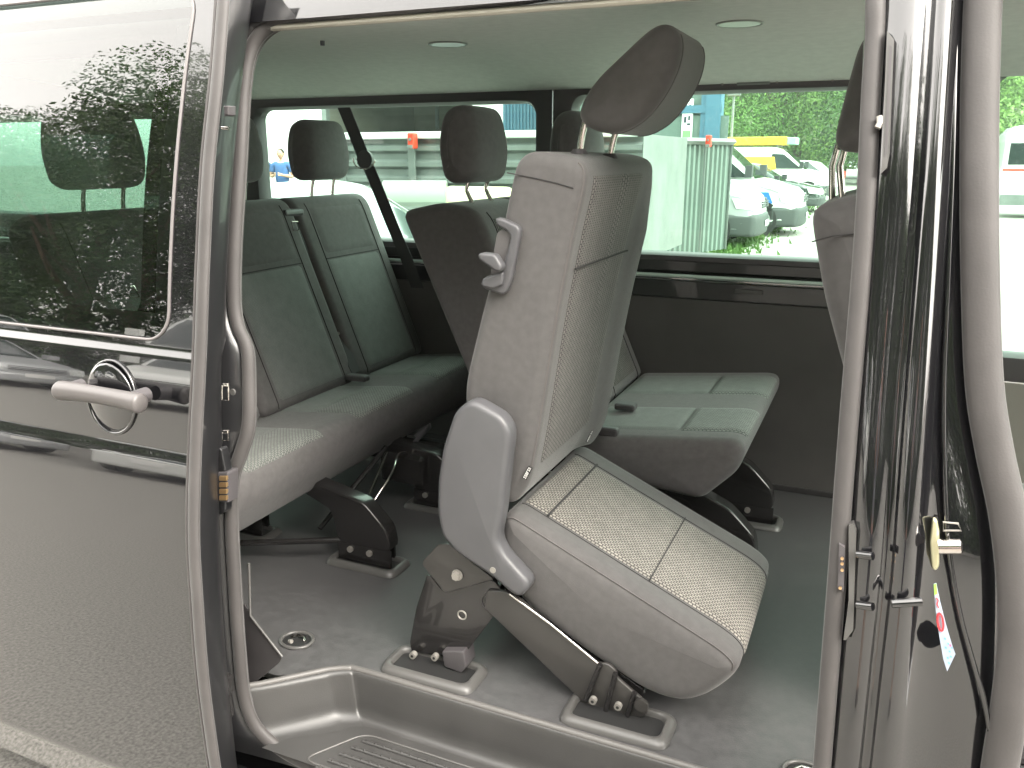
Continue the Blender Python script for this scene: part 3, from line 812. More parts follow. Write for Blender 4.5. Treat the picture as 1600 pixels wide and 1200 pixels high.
# piping near the side edge
pa, pb = PX([(788,800)])[0], PX([(1150,1050)])[0]
tube('piping', cs.line_u(pa, pb, YN-.001, .0015), .0016, pipe_m, cush, seg=8)
tube('piping', cs.line_u(pa, pb, YF-.006, .0015), .0016, pipe_m, cush, seg=8)
# backrest
bp = PX([(806,232),(903,245),(916,275),(893,370),(868,500),(838,690),(824,760),(795,800),(755,760),(735,690),(722,640),(722,600),(748,490),(772,400),(785,330)])
bs_ = Sweep(bp, YN, YF, .026, r=[.045,.04,.045,.05,.05,.05,.04,.04,.05,.05,.04,.04,.06,.06,.06], N=170, disp=lambda p, n, t: (.020*(lambda q: q*q*(3-2*q))(min(1, max(0, (t-.78)/.16)))*min(1, max(0, (n.x-.25)/.5))*min(1, max(0, (1.56-p.y)/.12))), warp=lambda v: Vector((v.x, v.y+(.035*max(0, v.z-1.15)/.45 if v.y > .5 else 0), v.z)))
back = bs_.body('backrest', fab, tip, ny=10, puff=.0, ring=False, smooth=60)
b0, b1 = PX([(914,270)])[0], PX([(826,745)])[0]
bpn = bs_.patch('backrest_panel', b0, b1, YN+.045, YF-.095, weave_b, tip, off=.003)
bm = PX([(884,425)])[0]
tube('seam', bs_.line_y(bm, YN+.045, YF-.095, .0045, n=30), .002, seam_m, bpn, seg=6)
tube('piping', bs_.line_u(PX([(905,250)])[0], b1, YN+.012, .000), .0022, pipe_m, back, seg=8)
# horizontal seam of the side cover
tube('side_seam', [P(x, y, 1, YN-.0006) for x, y in ((792,270),(830,277),(870,286),(896,294))], .0010, seam_m, back, seg=6)
# shading crease near hips: raised side pad
# headrest
HN, HF = .345, .605
hpx = [(896,174),(922,126),(1020,33),(1050,36),(1062,62),(1056,102),(1034,148),(1000,190),(955,212),(908,200)]
hpr = PX(hpx, HN)
hs_ = Sweep(hpr, HN, HF, .030, r=.038, N=120)
hd = hs_.body('headrest', fab, tip, ny=8, puff=.004, ring=True, smooth=75)
tube('headrest_seam', hs_.line_u(PX([(1050,55)], HN)[0], PX([(945,203)], HN)[0], HN+.034, .0002), .0014, fab, hd, seg=6)
tube('headrest_seam', hs_.line_u(PX([(1050,55)], HN)[0], PX([(945,203)], HN)[0], HF-.034, .0002), .0014, fab, hd, seg=6)
for k, (bx, by, tx, ty, Y) in enumerate(((905,236,920,178,.37), (952,243,968,198,.50))):
    a = P(bx, by+12, 1, Y); b = P(tx, ty-10, 1, Y); m = a.lerp(b, .45)+Vector((-.003, 0, 0))
    po = tube('headrest_post', spline([a, m, b], 6), .0065, chrome, tip, seg=12)
    c = P(bx, by, 1, Y); cyl('post_collar', (c.x, c.y, c.z-.006), (0, 0, 1), .019, .010, plast_d, po, seg=20, r2=.012)
# release handle on the side: frame + lever
hb_ = plate('handle_bezel', [(773,339),(784,341),(809,353),(812,362),(805,400),(797,440),(790,458),(784,461),(756,452),(749,444),(760,430),(778,434),(790,400),(797,370),(793,362),(774,352)], YN-.016, .020, plast, tip, r=.006, R=.006)
plate('handle_recess', [(784,358),(799,362),(793,400),(784,436),(766,430),(770,400),(776,365)], YN-.006, .010, M('recess_plastic', (.10,.095,.095), .5), hb_, r=.005, R=.002)
plate('release_lever', [(746,397),(752,395),(772,397),(784,416),(782,424),(774,425),(752,409),(746,404)], YN-.040, .024, plast, tip, r=.006, R=.006)
plate('lever_guard', [(752,436),(776,427),(786,425),(784,446),(770,452),(752,448)], YN-.024, .018, plast, tip, r=.006, R=.005)
# recliner cover
cov = plate('recliner_cover', [(728,628),(742,628),(783,652),(795,672),(796,690),(788,760),(783,806),(775,846),(786,868),(826,912),(824,924),(812,936),(798,930),(770,905),(712,866),(688,838),(681,800),(682,752),(690,700),(708,645)], YN-.058, .046, plast, tip, r=.016, R=.013, N=110, smooth=70)
cc = P(771, 890, 1, YN-.056); cyl('cover_screw_cup', cc, (0,1,0), .0115, .003, plast_d, cov, seg=18)
cyl('cover_screw', cc+Vector((0,-.001,0)), (0,-1,0), .0065, .003, bolt_m, cov, seg=14)
# lower frame: brackets
plate('link_plate', [(684,851),(700,850),(772,905),(700,926),(693,925),(659,882),(661,876)], YN-.028, .008, steel_g, tip, r=.004, R=.002)
bo = P(715, 898, 1, YN-.030)
cyl('pivot_washer', bo, (0,-1,0), .0125, .003, bolt_m, tip, seg=18); cyl('pivot_bolt', bo+Vector((0,-.003,0)), (0,-1,0), .009, .009, bolt_m, tip, seg=6)
sp_ = plate('side_plate', [(668,895),(693,925),(770,905),(786,925),(790,960),(772,962),(724,1025),(716,1030),(642,1018),(640,1004),(650,950)], YN-.014, .006, steel_b, tip, r=.006, R=.002)
q = P(722, 961, 1, YN-.016); tube('plate_ring', [(q.x+.010*math.cos(a), q.y, q.z+.010*math.sin(a)) for a in frange(0,6.2832,18)[:-1]], .0018, bolt_m, sp_, seg=6, closed=True)
q = P(766, 942, 1, YN-.016); tube('plate_ring', [(q.x+.020*math.cos(a), q.y, q.z+.020*math.sin(a)) for a in frange(1.2,5.0,18)], .0008, plast_d, sp_, seg=5)
rail = plate('frame_rail', [(790,925),(812,937),(935,1038),(948,1036),(964,1050),(962,1058),(1004,1094),(1012,1110),(1006,1122),(918,1112),(905,1092),(772,965),(756,950),(760,922)], YN-.022, .010, steel_g, tip, r=.006, R=.003, N=110)
tube('rail_edge', [P(x, y, 1, YN-.024) for x, y in ((796,928),(860,975),(935,1037))], .003, chrome, rail, seg=8)
for (a_, b_) in (((938,1038),(915,1094)), ((962,1052),(946,1112)), ((992,1082),(980,1118))):
    tube('rail_rib', [P(*a_, 1, YN-.027), P(*b_, 1, YN-.027)], .0055, steel_b, rail, seg=10)
cl = P(1003, 1100, 1, YN-.03); cyl('rail_boss', cl, (0,-1,0), .014, .008, steel_g, rail, seg=18)
for x, y in ((928,1092),(967,1101)):
    q = P(x, y, 1, YN-.033)
    o_ = cyl('allen_bolt', q, (0,-1,0), .0078, .010, bolt_m, rail, seg=14); cyl('bolt_socket', q+Vector((0,-.0103,0)), (0,-1,0), .0035, .0006, dark_t, o_, seg=6)
for x, y in ((648,1021),(682,1024)):
    q = P(x, y, 1, YN-.024)
    o_ = cyl('allen_bolt', q, (0,-1,0), .0078, .012, bolt_m, sp_, seg=14); cyl('bolt_socket', q+Vector((0,-.0123,0)), (0,-1,0), .0035, .0006, dark_t, o_, seg=6)
plate('hinge_block', [(690,1018),(724,1018),(728,1044),(720,1052),(694,1042)], YN-.034, .05, plast_d, tip, r=.004)
# far-side frame, cross bars, under-cushion shell
plate('side_plate', [(668,895),(693,925),(770,905),(786,925),(790,960),(772,962),(724,1025),(716,1030),(642,1018),(640,1004),(650,950)], YN-.014, .006, steel_b, tip, r=.006, R=.002).location.y += .40
r2 = plate('frame_rail', [(790,925),(812,937),(964,1050),(1004,1094),(1006,1122),(918,1112),(772,965),(756,950),(760,922)], YN-.022, .010, steel_b, tip, r=.006, R=.003); r2.location.y += .40
for x, y in ((700,960),(760,940),(960,1085)):
    a = P(x, y, 1, YN); tube('cross_bar', [a, a+Vector((0, .37, 0))], .012, steel_b, tip, seg=12)
plate('seat_pan', [(792,905),(812,932),(1010,1082),(1000,1092),(800,940),(786,915)], YN+.01, .40, steel_b, tip, r=.004)
# foot bezels set in the floor
def bezel(x0, x1, y0, y1, parent, ht=.016, shoe=True):
    prof = roundpoly([Vector((x0,y0)), Vector((x1,y0)), Vector((x1,y1)), Vector((x0,y1))], .03, 6)
    cx, cy = (x0+x1)/2, (y0+y1)/2; rows = []
    for ins, z in ((0, 0.001), (.002, .008), (.010, ht), (.018, ht), (.021, ht-.004), (.022, .001)):
        rows.append([(cx+(p.x-cx)*(1-ins/((x1-x0)/2)), cy+(p.y-cy)*(1-ins/((y1-y0)/2)), FZ+z) for p in prof])
    V, Fc = grid(rows, closed_u=True); o = mobj('foot_bezel', V, [f[::-1] for f in Fc], plast_l, parent, smooth=50)
    box('foot_pocket', (x0+.016, x1-.016, y0+.016, y1-.016, FZ+.001, FZ+.004), dark_t, o)
    if shoe: box('foot_shoe', (x0+.05, x1-.05, cy-.014, cy+.014, FZ+.004, FZ+.05), steel_b, o, .004)
    return o
bezel(-.925, -.695, .150, .262, tip, shoe=False); bezel(-.50, -.275, .150, .262, tip, shoe=False)
bezel(-.925, -.695, .56, .67, tip); bezel(-.50, -.275, .56, .67, tip)
# ISOFIX tags
FONT = {'I': ['111','010','010','010','111'], 'S': ['111','100','111','001','111'], 'O': ['111','101','101','101','111'], 'F': ['111','100','110','100','100'], 'X': ['101','101','010','101','101']}
def isofix(c, ux, uz, h, parent):
    ux = Vector(ux).normalized(); uz = Vector(uz).normalized(); n = ux.cross(uz).normalized()
    if n.y > 0: n = -n
    L = h*4.6
    c = Vector(c)
    V = [c-ux*.3*h-uz*.3*h, c+ux*(L+.1*h)-uz*.3*h, c+ux*(L+.1*h)+uz*1.3*h, c-ux*.3*h+uz*1.3*h]
    V = V+[v+n*.0012 for v in V]
    Fc = [(0,1,2,3),(4,7,6,5),(0,4,5,1),(1,5,6,2),(2,6,7,3),(3,7,4,0)]
    t_ = mobj('isofix_tag', V, Fc, dark_t, parent)
    W = []; Q = []
    px = h/5
    cur = 0
    for ch in 'ISOFIX':
        for r_, row in enumerate(FONT[ch]):
            for k, b in enumerate(row):
                if b == '1':
                    o = c+ux*(cur+k*px)+uz*(h-(r_+1)*px)+n*.0018
                    m_ = len(W); W += [o, o+ux*px*1.02, o+ux*px*1.02+uz*px*1.02, o+uz*px*1.02]; Q.append((m_, m_+1, m_+2, m_+3))
        cur += px*3.8
    mobj('lettering', W, Q, white_t, t_)
c0 = P(822, 748, 1, YN-.004); c1 = P(833, 727, 1, YN-.004)
isofix(c0, c1-c0, P(816, 742, 1, YN-.004)-P(822, 745, 1, YN-.004), .0062, tip)
c0 = P(917, 690, 0, -.560); c1 = P(928, 668, 0, -.553)
isofix(c0, c1-c0, P(908, 686, 0, -.560)-P(917, 690, 0, -.560), .0065, tip)

# --- bench builder
def bench(name, label, ys, cpz, bpz, hx, hz, ftop):
    """ys: list of seat edges; cpz: cushion outline; bpz: backrest outline"""
    e = empty(name, ((cpz[0][0]+cpz[2][0])/2, (ys[0]+ys[-1])/2, FZ), label, 'bench seat')
    cs = Sweep(cpz, ys[0], ys[-1], .035, r=[.02,.05,.04,.03,.02][:len(cpz)] if len(cpz) == 5 else .04, N=110)
    cu = cs.body('bench_cushion', fab_d, e, ny=12, puff=.004, ring=True, smooth=70)
    for i in range(len(ys)-1):
        a, b = ys[i], ys[i+1]
        c1 = cs.patch('cushion_panel', lerp2(cpz[0], cpz[1], .04), lerp2(cpz[0], cpz[1], .60), a+.075, b-.075, weave_p, e, off=.004)
        cs.patch('front_panel', lerp2(cpz[0], cpz[1], .60), lerp2(cpz[1], cpz[2], .30), a+.075, b-.075, weave_r, e, off=.0045)
        bk = Sweep(bpz, a+.003, b-.003, .026, r=[.03,.05,.04,.03,.03][:len(bpz)] if len(bpz) == 5 else .04, N=110)
        bo_ = bk.body('backrest', fab_d, e, ny=8, puff=.003, ring=True, smooth=70)
        f0, f1 = bpz[0], bpz[1]
        m = lerp2(f0, f1, .68)
        bk.patch('backrest_panel', lerp2(f0, f1, .04), lerp2(f0, f1, .67), a+.07, b-.07, weave_p if name != 'double_bench_seat' else weave_b, e, off=.003)
        bk.patch('shoulder_panel', lerp2(f0, f1, .69), lerp2(f0, f1, .97), a+.07, b-.07, fab_d if name != 'double_bench_seat' else weave_b, e, off=.004)
        tube('seam', bk.line_y(m, a+.07, b-.07, .001), .0016, seam_m, bo_, seg=6)
        tube('piping', bk.line_u(f0, f1, a+.066, .0008), .0016, seam_m, bo_, seg=6)
        tube('piping', bk.line_u(f0, f1, b-.066, .0008), .0016, seam_m, bo_, seg=6)
        # headrest
        yc = (a+b)/2; X, Z = hx+(ftop if i == len(ys)-2 else 0), hz
        prof = [(X-.045,Z+.0),(X+.045,Z+.01),(X+.055,Z+.10),(X+.035,Z+.20),(X-.01,Z+.215),(X-.05,Z+.19),(X-.062,Z+.10)]
        def wp(v, yc=yc, Z=Z):
            t = max(0, (v.z-Z)/.215)
            return Vector((v.x-.02*((v.y-yc)/.13)**2, yc+(v.y-yc)*(1.0+.02*math.sin(t*3.1)-.20*max(0, t-.35)**1.3-.05*(1-t)), v.z))
        h = Sweep(prof, yc-.135, yc+.135, .045, r=.035, N=80, warp=wp).body('headrest', fab_d, e, ny=8, puff=.006, ring=True, smooth=80)
        for s_ in (-.062, .062):
            tube('headrest_post', spline([(bpz[1][0]-.05, yc+s_, bpz[1][1]-.03), (X-.012, yc+s_, (Z+bpz[1][1])/2+.01), (X, yc+s_, Z+.02)], 5), .0058, chrome, h, seg=10)
    return e
def leg(e, x0, x1, Y, zt, tilt=-.12):
    """foot: bezel, folded steel upright with bolts"""
    lx = empty('x', (0, 0, 0)); bpy.data.objects.remove(lx)
    pl = mobj('leg', *join([boxg(x0, x1, Y-.004, Y+.004, FZ+.01, FZ+.06), boxg(x0+.02, x1-.02, Y+.05, Y+.058, FZ+.01, FZ+.06)]), steel_b, e)
    Sweep([(x0, FZ+.055), (x1, FZ+.055), (x1-.01, FZ+.12), (x1-.08, FZ+.19), (x0+tilt+.08, zt), (x0+tilt-.03, zt), (x0-.02, FZ+.15)], Y-.002, Y+.05, .006, r=.02, N=60).body('upright', steel_b, pl, ny=1)
    for f in (.25, .62):
        cyl('bolt', (x0+(x1-x0)*f, Y-.003, FZ+.045), (0,-1,0), .009, .008, bolt_m, pl, seg=10)
    bezel(x0-.03, x1+.03, Y-.04, Y+.07, e)
mid_ = bench('double_bench_seat', 'two-place bench seat behind the tipped seat, against the far wall', [.80, 1.18, 1.575],
    [(-.72,.875),(-.255,.925),(-.265,.845),(-.36,.745),(-.74,.78)], [(-.715,.86),(-.985,1.468),(-1.10,1.482),(-1.225,1.455),(-.93,.80)], -1.065, 1.525, .17)
leg(mid_, -.42, -.22, 1.28, .76); leg(mid_, -.42, -.22, .92, .76)
leg(mid_, -1.0, -.85, 1.32, .8)
rear_ = bench('triple_bench_seat', 'three-place bench seat in the rear row beneath the belt', [.17, .64, 1.12, 1.585],
    [(-1.72,.845),(-1.335,.885),(-1.325,.80),(-1.40,.685),(-1.75,.70)], [(-1.60,.86),(-1.835,1.455),(-1.90,1.470),(-1.965,1.43),(-1.78,.80)], -1.865, 1.515, 0)
leg(rear_, -1.31, -1.14, .56, .74, -.22); leg(rear_, -1.31, -1.14, .98, .72, -.22); leg(rear_, -1.75, -1.60, .58, .74); leg(rear_, -1.72, -1.55, 1.3, .72)
for z, x in ((.70,-1.42),(.60,-1.60)):
    tube('cross_tube', [(x, .36, z), (x, 1.5, z)], .014, steel_b, rear_, seg=10)
tube('release_cable', spline([(-1.30,.70,.60),(-1.28,.80,.68),(-1.32,.92,.70),(-1.30,1.05,.64)], 6), .004, chrome, rear_, seg=8)
tube('brace', [(-1.42,.62,.55),(-1.36,.9,.72)], .008, steel_b, rear_, seg=8); tube('brace', [(-1.30,.64,.58),(-1.36,.9,.70)], .006, chrome, rear_, seg=8)
tube('brace', [(-1.62,.40,.56),(-1.24,.60,.56)], .009, steel_b, rear_, seg=8)
box('leg_block', (-1.42,-1.26, .95, 1.12, .58, .68), steel_b, rear_, .012)
tube('webbing_loop', spline([(-1.33,1.02,.70),(-1.31,1.08,.735),(-1.34,1.14,.72),(-1.37,1.10,.69)], 5), .009, plast, rear_, seg=8, ry=.002)
# belt across rear bench + buckle, guide
def seat_belt(e, pts, w_=(.0,.022,.004)):
    pts = [Vector(p) for p in pts]; rows = []
    for p in spline(pts, 6): rows.append([p-Vector(w_), p+Vector(w_), p+Vector(w_)-Vector((.002,0,0)), p-Vector(w_)-Vector((.002,0,0))])
    V, Fc = grid(rows, closed_u=True); return mobj('lap_belt', V, Fc, beltm, e, smooth=40)
bb = seat_belt(rear_, [P(x, y, 0, X) for x, y, X in ((446,338,-1.84),(458,352,-1.81),(490,430,-1.765),(520,505,-1.70),(540,545,-1.65),(557,582,-1.60))])
gq = P(450, 332, 0, -1.845)
box('belt_guide', (gq.x-.03, gq.x+.03, gq.y-.05, gq.y+.05, gq.z-.012, gq.z+.012), plast_d, rear_, .008)
tube('belt_tongue', [P(x, y, 0, -1.79) for x, y in ((455,346),(465,346),(467,360),(458,360))], .0025, chrome, bb, seg=6, closed=True)
cyl('belt_stud', P(528,521,0,-1.68), (1,-.3,0), .006, .004, bolt_m, bb, seg=10)
bq = P(562, 588, 2, .90); box('buckle', (bq.x-.05, bq.x+.03, bq.y-.018, bq.y+.018, .885, .905), plast_d, rear_, .006)
tube('belt_tongue', [(-1.70,.285,1.29),(-1.70,.31,1.29),(-1.69,.315,1.26),(-1.69,.285,1.265)], .003, chrome, rear_, seg=6, closed=True)
box('buckle', (-.66,-.60, 1.02, 1.06, .895, .915), plast_d, mid_, .006)
bu = P(955, 676, 1, .83); box('buckle', (bu.x-.035, bu.x+.02, .82, .845, bu.z-.012, bu.z+.014), plast_d, mid_, .007)

# --- front passenger seat seen past the pillar
fs = empty('front_seat', (.15, .5, FZ), 'grey front passenger seat partly hidden by the door pillar', 'seat')
fpx = [(1264,340),(1276,322),(1330,306),(1420,300),(1460,600),(1450,760),(1330,760),(1321,600),(1286,470)]
fpr = [(lambda q: (q.x, q.z))(P(x, y, 1, .33)) for x, y in fpx]
fb = Sweep(fpr, .33, .80, .045, r=.03, N=110).body('backrest', fab, fs, ny=8, puff=.004, ring=True, smooth=75)
tube('seam', [P(x, y, 1, .327) for x, y in ((1268,378),(1300,369),(1350,364))], .0012, seam_m, fb, seg=6)
hpx2 = [(1300,222),(1318,150),(1342,62),(1372,30),(1420,40),(1400,140),(1380,235),(1318,240)]
h2 = Sweep([(lambda q: (q.x, q.z))(P(x, y, 1, .40)) for x, y in hpx2], .40, .66, .04, r=.03, N=90).body('headrest', fab, fs, ny=6, puff=.004, ring=True, smooth=75)
for Y in (.46, .60):
    tube('headrest_post', [P(1318 if Y < .5 else 1300, 330, 1, Y), P(1312 if Y < .5 else 1300, 260, 1, Y), P(1322 if Y < .5 else 1310, 225, 1, Y)], .0065, chrome, h2, seg=12)
Sweep([(.05,.90),(.55,.95),(.56,.80),(.1,.75)], .34, .79, .04, r=.04, N=80).body('seat_cushion', fab, fs, ny=6, puff=.004, ring=True, smooth=75)
box('seat_base', (.1,.5,.38,.75,FZ,.78), plast_d, fs, .02)
#BACKGROUND
# ================================================================== VEHICLES
def vehicle(name, label, cat, loc, rot, L, W, H, kind, pm, group=None, stripe=None, bump=bump_m, ground=.2):
    e = empty(name, (0, 0, 0), label, cat, group)
    h2_ = L/2
    if kind == 'van':
        low = [(-h2_,.30),(h2_-.1,.25),(h2_,.35),(h2_+.0,.70),(h2_-.10,.95),(h2_-.95,1.16),(-h2_+.02,1.16),(-h2_-.02,.6)]
        green = [(-h2_+.03,1.14),(h2_-.92,1.14),(h2_-1.72,H-.12),(h2_-2.0,H),(-h2_+.25,H),(-h2_+.05,H-.15)]
        side = [[(h2_-1.08,1.19),(h2_-1.72,H-.26),(h2_-2.15,H-.24),(h2_-2.15,1.19)]]
        if cat == 'minibus': side += [[(h2_-2.3,1.2),(h2_-2.3,H-.24),(h2_-3.4,H-.24),(h2_-3.4,1.2)],[(h2_-3.5,1.2),(h2_-3.5,H-.24),(-h2_+.2,H-.26),(-h2_+.15,1.2)]]
        ws = [(h2_-1.0,1.17),(h2_-1.70,H-.15)]; hoodz = .95; ax = (h2_-.78, -h2_+.95)
    else:
        low = [(-h2_,.35),(-h2_+.1,.24),(h2_-.15,.22),(h2_,.33),(h2_+.0,.55),(h2_-.12,.72),(h2_-1.15,.90),(-h2_+.45,.93),(-h2_+.05,.85)]
        green = [(-h2_+.55,.90),(h2_-1.15,.88),(h2_-1.95,H-.05),(h2_-2.3,H),(-h2_+1.5,H-.02),(-h2_+1.1,H-.08)]
        side = [[(h2_-1.45,.92),(h2_-2.0,H-.12),(h2_-2.6,H-.08),(h2_-2.6,.93)],[(h2_-2.68,.93),(h2_-2.68,H-.08),(-h2_+1.5,H-.10),(-h2_+.95,.95)]]
        ws = [(h2_-1.25,.90),(h2_-1.98,H-.09)]; hoodz = .72; ax = (h2_-.85, -h2_+.85)
    hw = W/2
    def wp(v):
        z = v.z; k = 1-.16*max(0, (z-.9)/(H-.9))**1.3*1.0
        # round the nose in plan view
        nose = max(0, (v.x-(h2_-.7))/.7); k *= 1-.16*nose**2
        return Vector((v.x-(.10*(abs(v.y)/hw)**3 if v.x > h2_-.5 else 0), v.y*k, z))
    b = Sweep(low, -hw, hw, .09, r=.12, N=80, warp=wp).body('body', pm, e, ny=8, smooth=60)
    g = Sweep(green, -hw+.03, hw-.03, .08, r=.12, N=70, warp=wp)
    g.body('cabin', pm, e, ny=8, smooth=60)
    for s_ in (-1, 1):
        for poly in side:
            pr = roundpoly([Vector(p) for p in poly], .05, 3)
            V = [wp(Vector((p.x, s_*(hw-.005), p.y))) for p in pr]
            mobj('side_window', V, [tuple(range(len(V))) if s_ < 0 else tuple(range(len(V)))[::-1]], cglass, e)
        mxx = ws[0][0]-.12
        mobj('mirror', *boxg(mxx, mxx+.14, s_*(hw+.02) if s_ > 0 else -hw-.22, hw+.22 if s_ > 0 else -hw-.02, ws[0][1]+.02, ws[0][1]+(.26 if kind == 'van' else .16)), bump, e)
        # headlight
        hz = .72 if kind == 'van' else .58
        pr = [(h2_-.36, hz+.17), (h2_-.05, hz+.13), (h2_+.012, hz+.02), (h2_+.012, hz-.05), (h2_-.28, hz-.01)]
        V = [wp(Vector((x, s_*(hw+.004), z))) for x, z in pr[:]]
        V2 = [wp(Vector((h2_+.012, s_*(hw*.62), hz+.02))), wp(Vector((h2_+.012, s_*(hw*.62), hz-.05))), wp(Vector((h2_-.05, s_*hw*.62, hz+.13)))]
        mobj('headlight', [V[0]+Vector((.0,s_*.01,0)), V[1]+Vector((.015,0,0)), V2[2]+Vector((.03,0,0)), V2[0]+Vector((.012,0,0)), V2[1]+Vector((.012,0,0)), V[3]+Vector((.012,s_*.004,0)), V[4]+Vector((0,s_*.01,0))],
             [(0,1,2,3,4,5,6)], lampm, e)
        for a in ax:
            tz = .33 if kind == 'van' else .31
            wy = s_*(hw-.02)
            ty = mobj('tyre', *join([cylg((a, wy-s_*.20, tz), (0, s_, 0), tz, .205, 28)]), tyre_m, e, smooth=40)
            V, Fc = cylg((a, wy+s_*.006, tz), (0, s_, 0), tz*.62, .006, 24, tz*.5); rm = mobj('rim', V, Fc, rim_m, ty, smooth=40)
            V, Fc = cylg((a, wy+s_*.012, tz), (0, s_, 0), .07, .012, 14); mobj('hub', V, Fc, rim_m, rm, smooth=40)
            for k in range(10):
                an = k*math.pi/5; V, Fc = cylg((a+math.cos(an)*tz*.45, wy+s_*.0125, tz+math.sin(an)*tz*.45), (0, s_, 0), .02, .002, 8); mobj('rim_hole', V, Fc, dark_t, rm)
            arch = [(a+(tz+.07)*math.cos(t), -0, tz+(tz+.07)*math.sin(t)) for t in frange(-.2, math.pi+.2, 16)]
            mobj('wheel_arch', [wp(Vector((p[0], s_*(hw+.004), p[2]))) for p in arch], [tuple(range(len(arch))) if s_ > 0 else tuple(range(len(arch)))[::-1]], dark_t, e)
    # windscreen following the cabin, grille, bumper, plate
    g.patch('windscreen', (ws[0][0], ws[0][1]), (ws[1][0], ws[1][1]), -hw+.14, hw-.14, cglass, e, off=.012, edge=.004)
    bz = Sweep([(h2_-.5,.20),(h2_+.03,.20),(h2_+.05,.50 if kind == 'van' else .42),(h2_+.02,.60 if kind == 'van' else .46),(h2_-.5,.60 if kind == 'van' else .46)], -hw-.01, hw+.01, .07, r=.06, N=50, warp=wp).body('bumper', bump, e, ny=8, smooth=60)
    gz = .76 if kind == 'van' else .62
    for k in range(3):
        z = gz-.05+k*.045
        rr_ = [wp(Vector((h2_+.02, y, z))) for y in frange(-hw*.55, hw*.55, 8)]
        tube('grille_bar', rr_, .013, bump_m if pm != darkp else chrome, e, seg=6)
    pv = [wp(Vector((h2_+.06, y, z))) for y, z in ((-.26,.36),(.26,.36),(.26,.47),(-.26,.47))]
    mobj('number_plate', pv, [(0,1,2,3)], white_t, bz)
    rz = .9 if kind == 'van' else .75
    for s_ in (-1, 1): mobj('tail_light', *boxg(-h2_-.03, -h2_+.10, s_*(hw-.10)-.06, s_*(hw-.10)+.06, rz-.12, rz+.2), redm, e)
    if stripe:
        x0, x1, z0, z1, m_ = stripe
        for s_ in (-1, 1):
            V = [wp(Vector((x, s_*(hw+.006), z))) for x, z in ((x0, z0), (x1, z0), (x1-.10, z1), (x0, z1))]
            mobj('stripe', V, [(0,1,2,3) if s_ < 0 else (3,2,1,0)], m_, e)
    e.location = loc; e.rotation_euler = (0, 0, R_(rot)); return e

def nose(px, Y): return P(px, 260, 1, Y).x
# row of parked vehicles beyond the far window, noses towards the lane
vehicle('parked_van', 'silver grey van parked nearest, its nose just past the corrugated container', 'van', (nose(1188,14.25)-2.44, 15.2, 0), 0, 4.9, 1.9, 1.95, 'van', silverp, 'vans parked in the yard') 
vehicle('parked_van', 'white van with a blue stripe on its side, second in the parked row', 'van', (nose(1256,16.85)-2.44, 17.8, 0), 0, 4.9, 1.9, 1.96, 'van', whitep, 'vans parked in the yard', stripe=(1.05, 1.90, .68, .90, bluep))
vehicle('parked_car', 'dark green saloon car between the two white vans', 'car', (nose(1286,25)-2.2, 26, 0), 0, 4.5, 1.75, 1.42, 'car', darkp)
v3 = vehicle('parked_van', 'white van with yellow panel and yellow roof load, beyond the dark car', 'van', (nose(1300,32)-2.5, 33, 0), 0, 5.0, 1.95, 1.95, 'van', whitep, 'vans parked in the yard', stripe=(-1.2, .55, 1.15, 1.6, yellowm))
RX = nose(1300,32)-2.5-5.4+.0; RX = nose(1300,32)-2.5+5.4
rl = empty('roof_load', (RX-5.9, 33.0, 1.97), 'long yellow load tied on the roof of the white van', 'roof load')
box('load', (RX-7.6, RX-4.6, 32.3, 33.6, 2.02, 2.32), yellowm, rl, .03); box('load_end', (RX-4.59, RX-4.25, 32.4, 33.5, 2.04, 2.30), M('teal_plastic', (.3,.5,.42), .5), rl, .03)
for x in (RX-7.2, RX-4.9): box('roof_bar', (x-.03, x+.03, 32.2, 33.7, 1.96, 2.02), galv, rl)
vehicle('parked_car', 'teal car parked far down the row under the trees', 'car', (nose(1296,44)-2.15, 45, 0), 0, 4.3, 1.75, 1.6, 'car', M('teal_car_paint', (.14,.28,.25), .3, coat=.6))
vehicle('parked_car', 'white estate car seen beyond the last van with red tail light', 'car', (nose(1318,40)-2.2, 41, 0), 180, 4.4, 1.75, 1.45, 'car', whitep)
MX = nose(1566, 25)
mh = empty('motorhome', (MX+3.2, 26, 0), 'white motorhome with a red stripe seen through the front window', 'motorhome')
Sweep([(MX,.35),(MX+6.6,.35),(MX+6.6,2.2),(MX+6.2,2.42),(MX+.25,2.42),(MX,2.25)], 25, 27.1, .08, r=.12, N=60).body('body', whitep, mh, ny=2)
box('side_window', (MX+.12, MX+2.3, 24.98, 24.995, 1.40, 1.95), cglass, mh, .01); box('side_window', (MX+2.7, MX+4.2, 24.98, 24.995, 1.40, 1.95), cglass, mh, .01)
box('stripe', (MX+.02, MX+6.4, 24.985, 24.997, 1.24, 1.29), redm, mh); box('side_skirt', (MX+.05, MX+6.5, 24.97, 24.999, .35, .62), galv, mh)
box('service_hatch', (MX+.7, MX+.85, 24.98, 24.997, .85, 1.0), bump_m, mh)
for x in (MX+1.1, MX+5.2): cyl('wheel', (x, 25.02, .33), (0,1,0), .33, .22, tyre_m, mh, seg=22)
# parked behind the photographer, mirrored in the door
vehicle('parked_van', 'white van facing the minibus, mirrored in the sliding door', 'van', (-8.4, -8.8, 0), 72, 4.9, 1.9, 1.95, 'van', whitep, 'vehicles parked across the road', bump=whitep)
vehicle('parked_car', 'silver saloon car parked across the road, mirrored in the sliding door', 'car', (-12.6, -7.0, 0), 5, 4.7, 1.8, 1.45, 'car', silverp, 'vehicles parked across the road', bump=silverp)

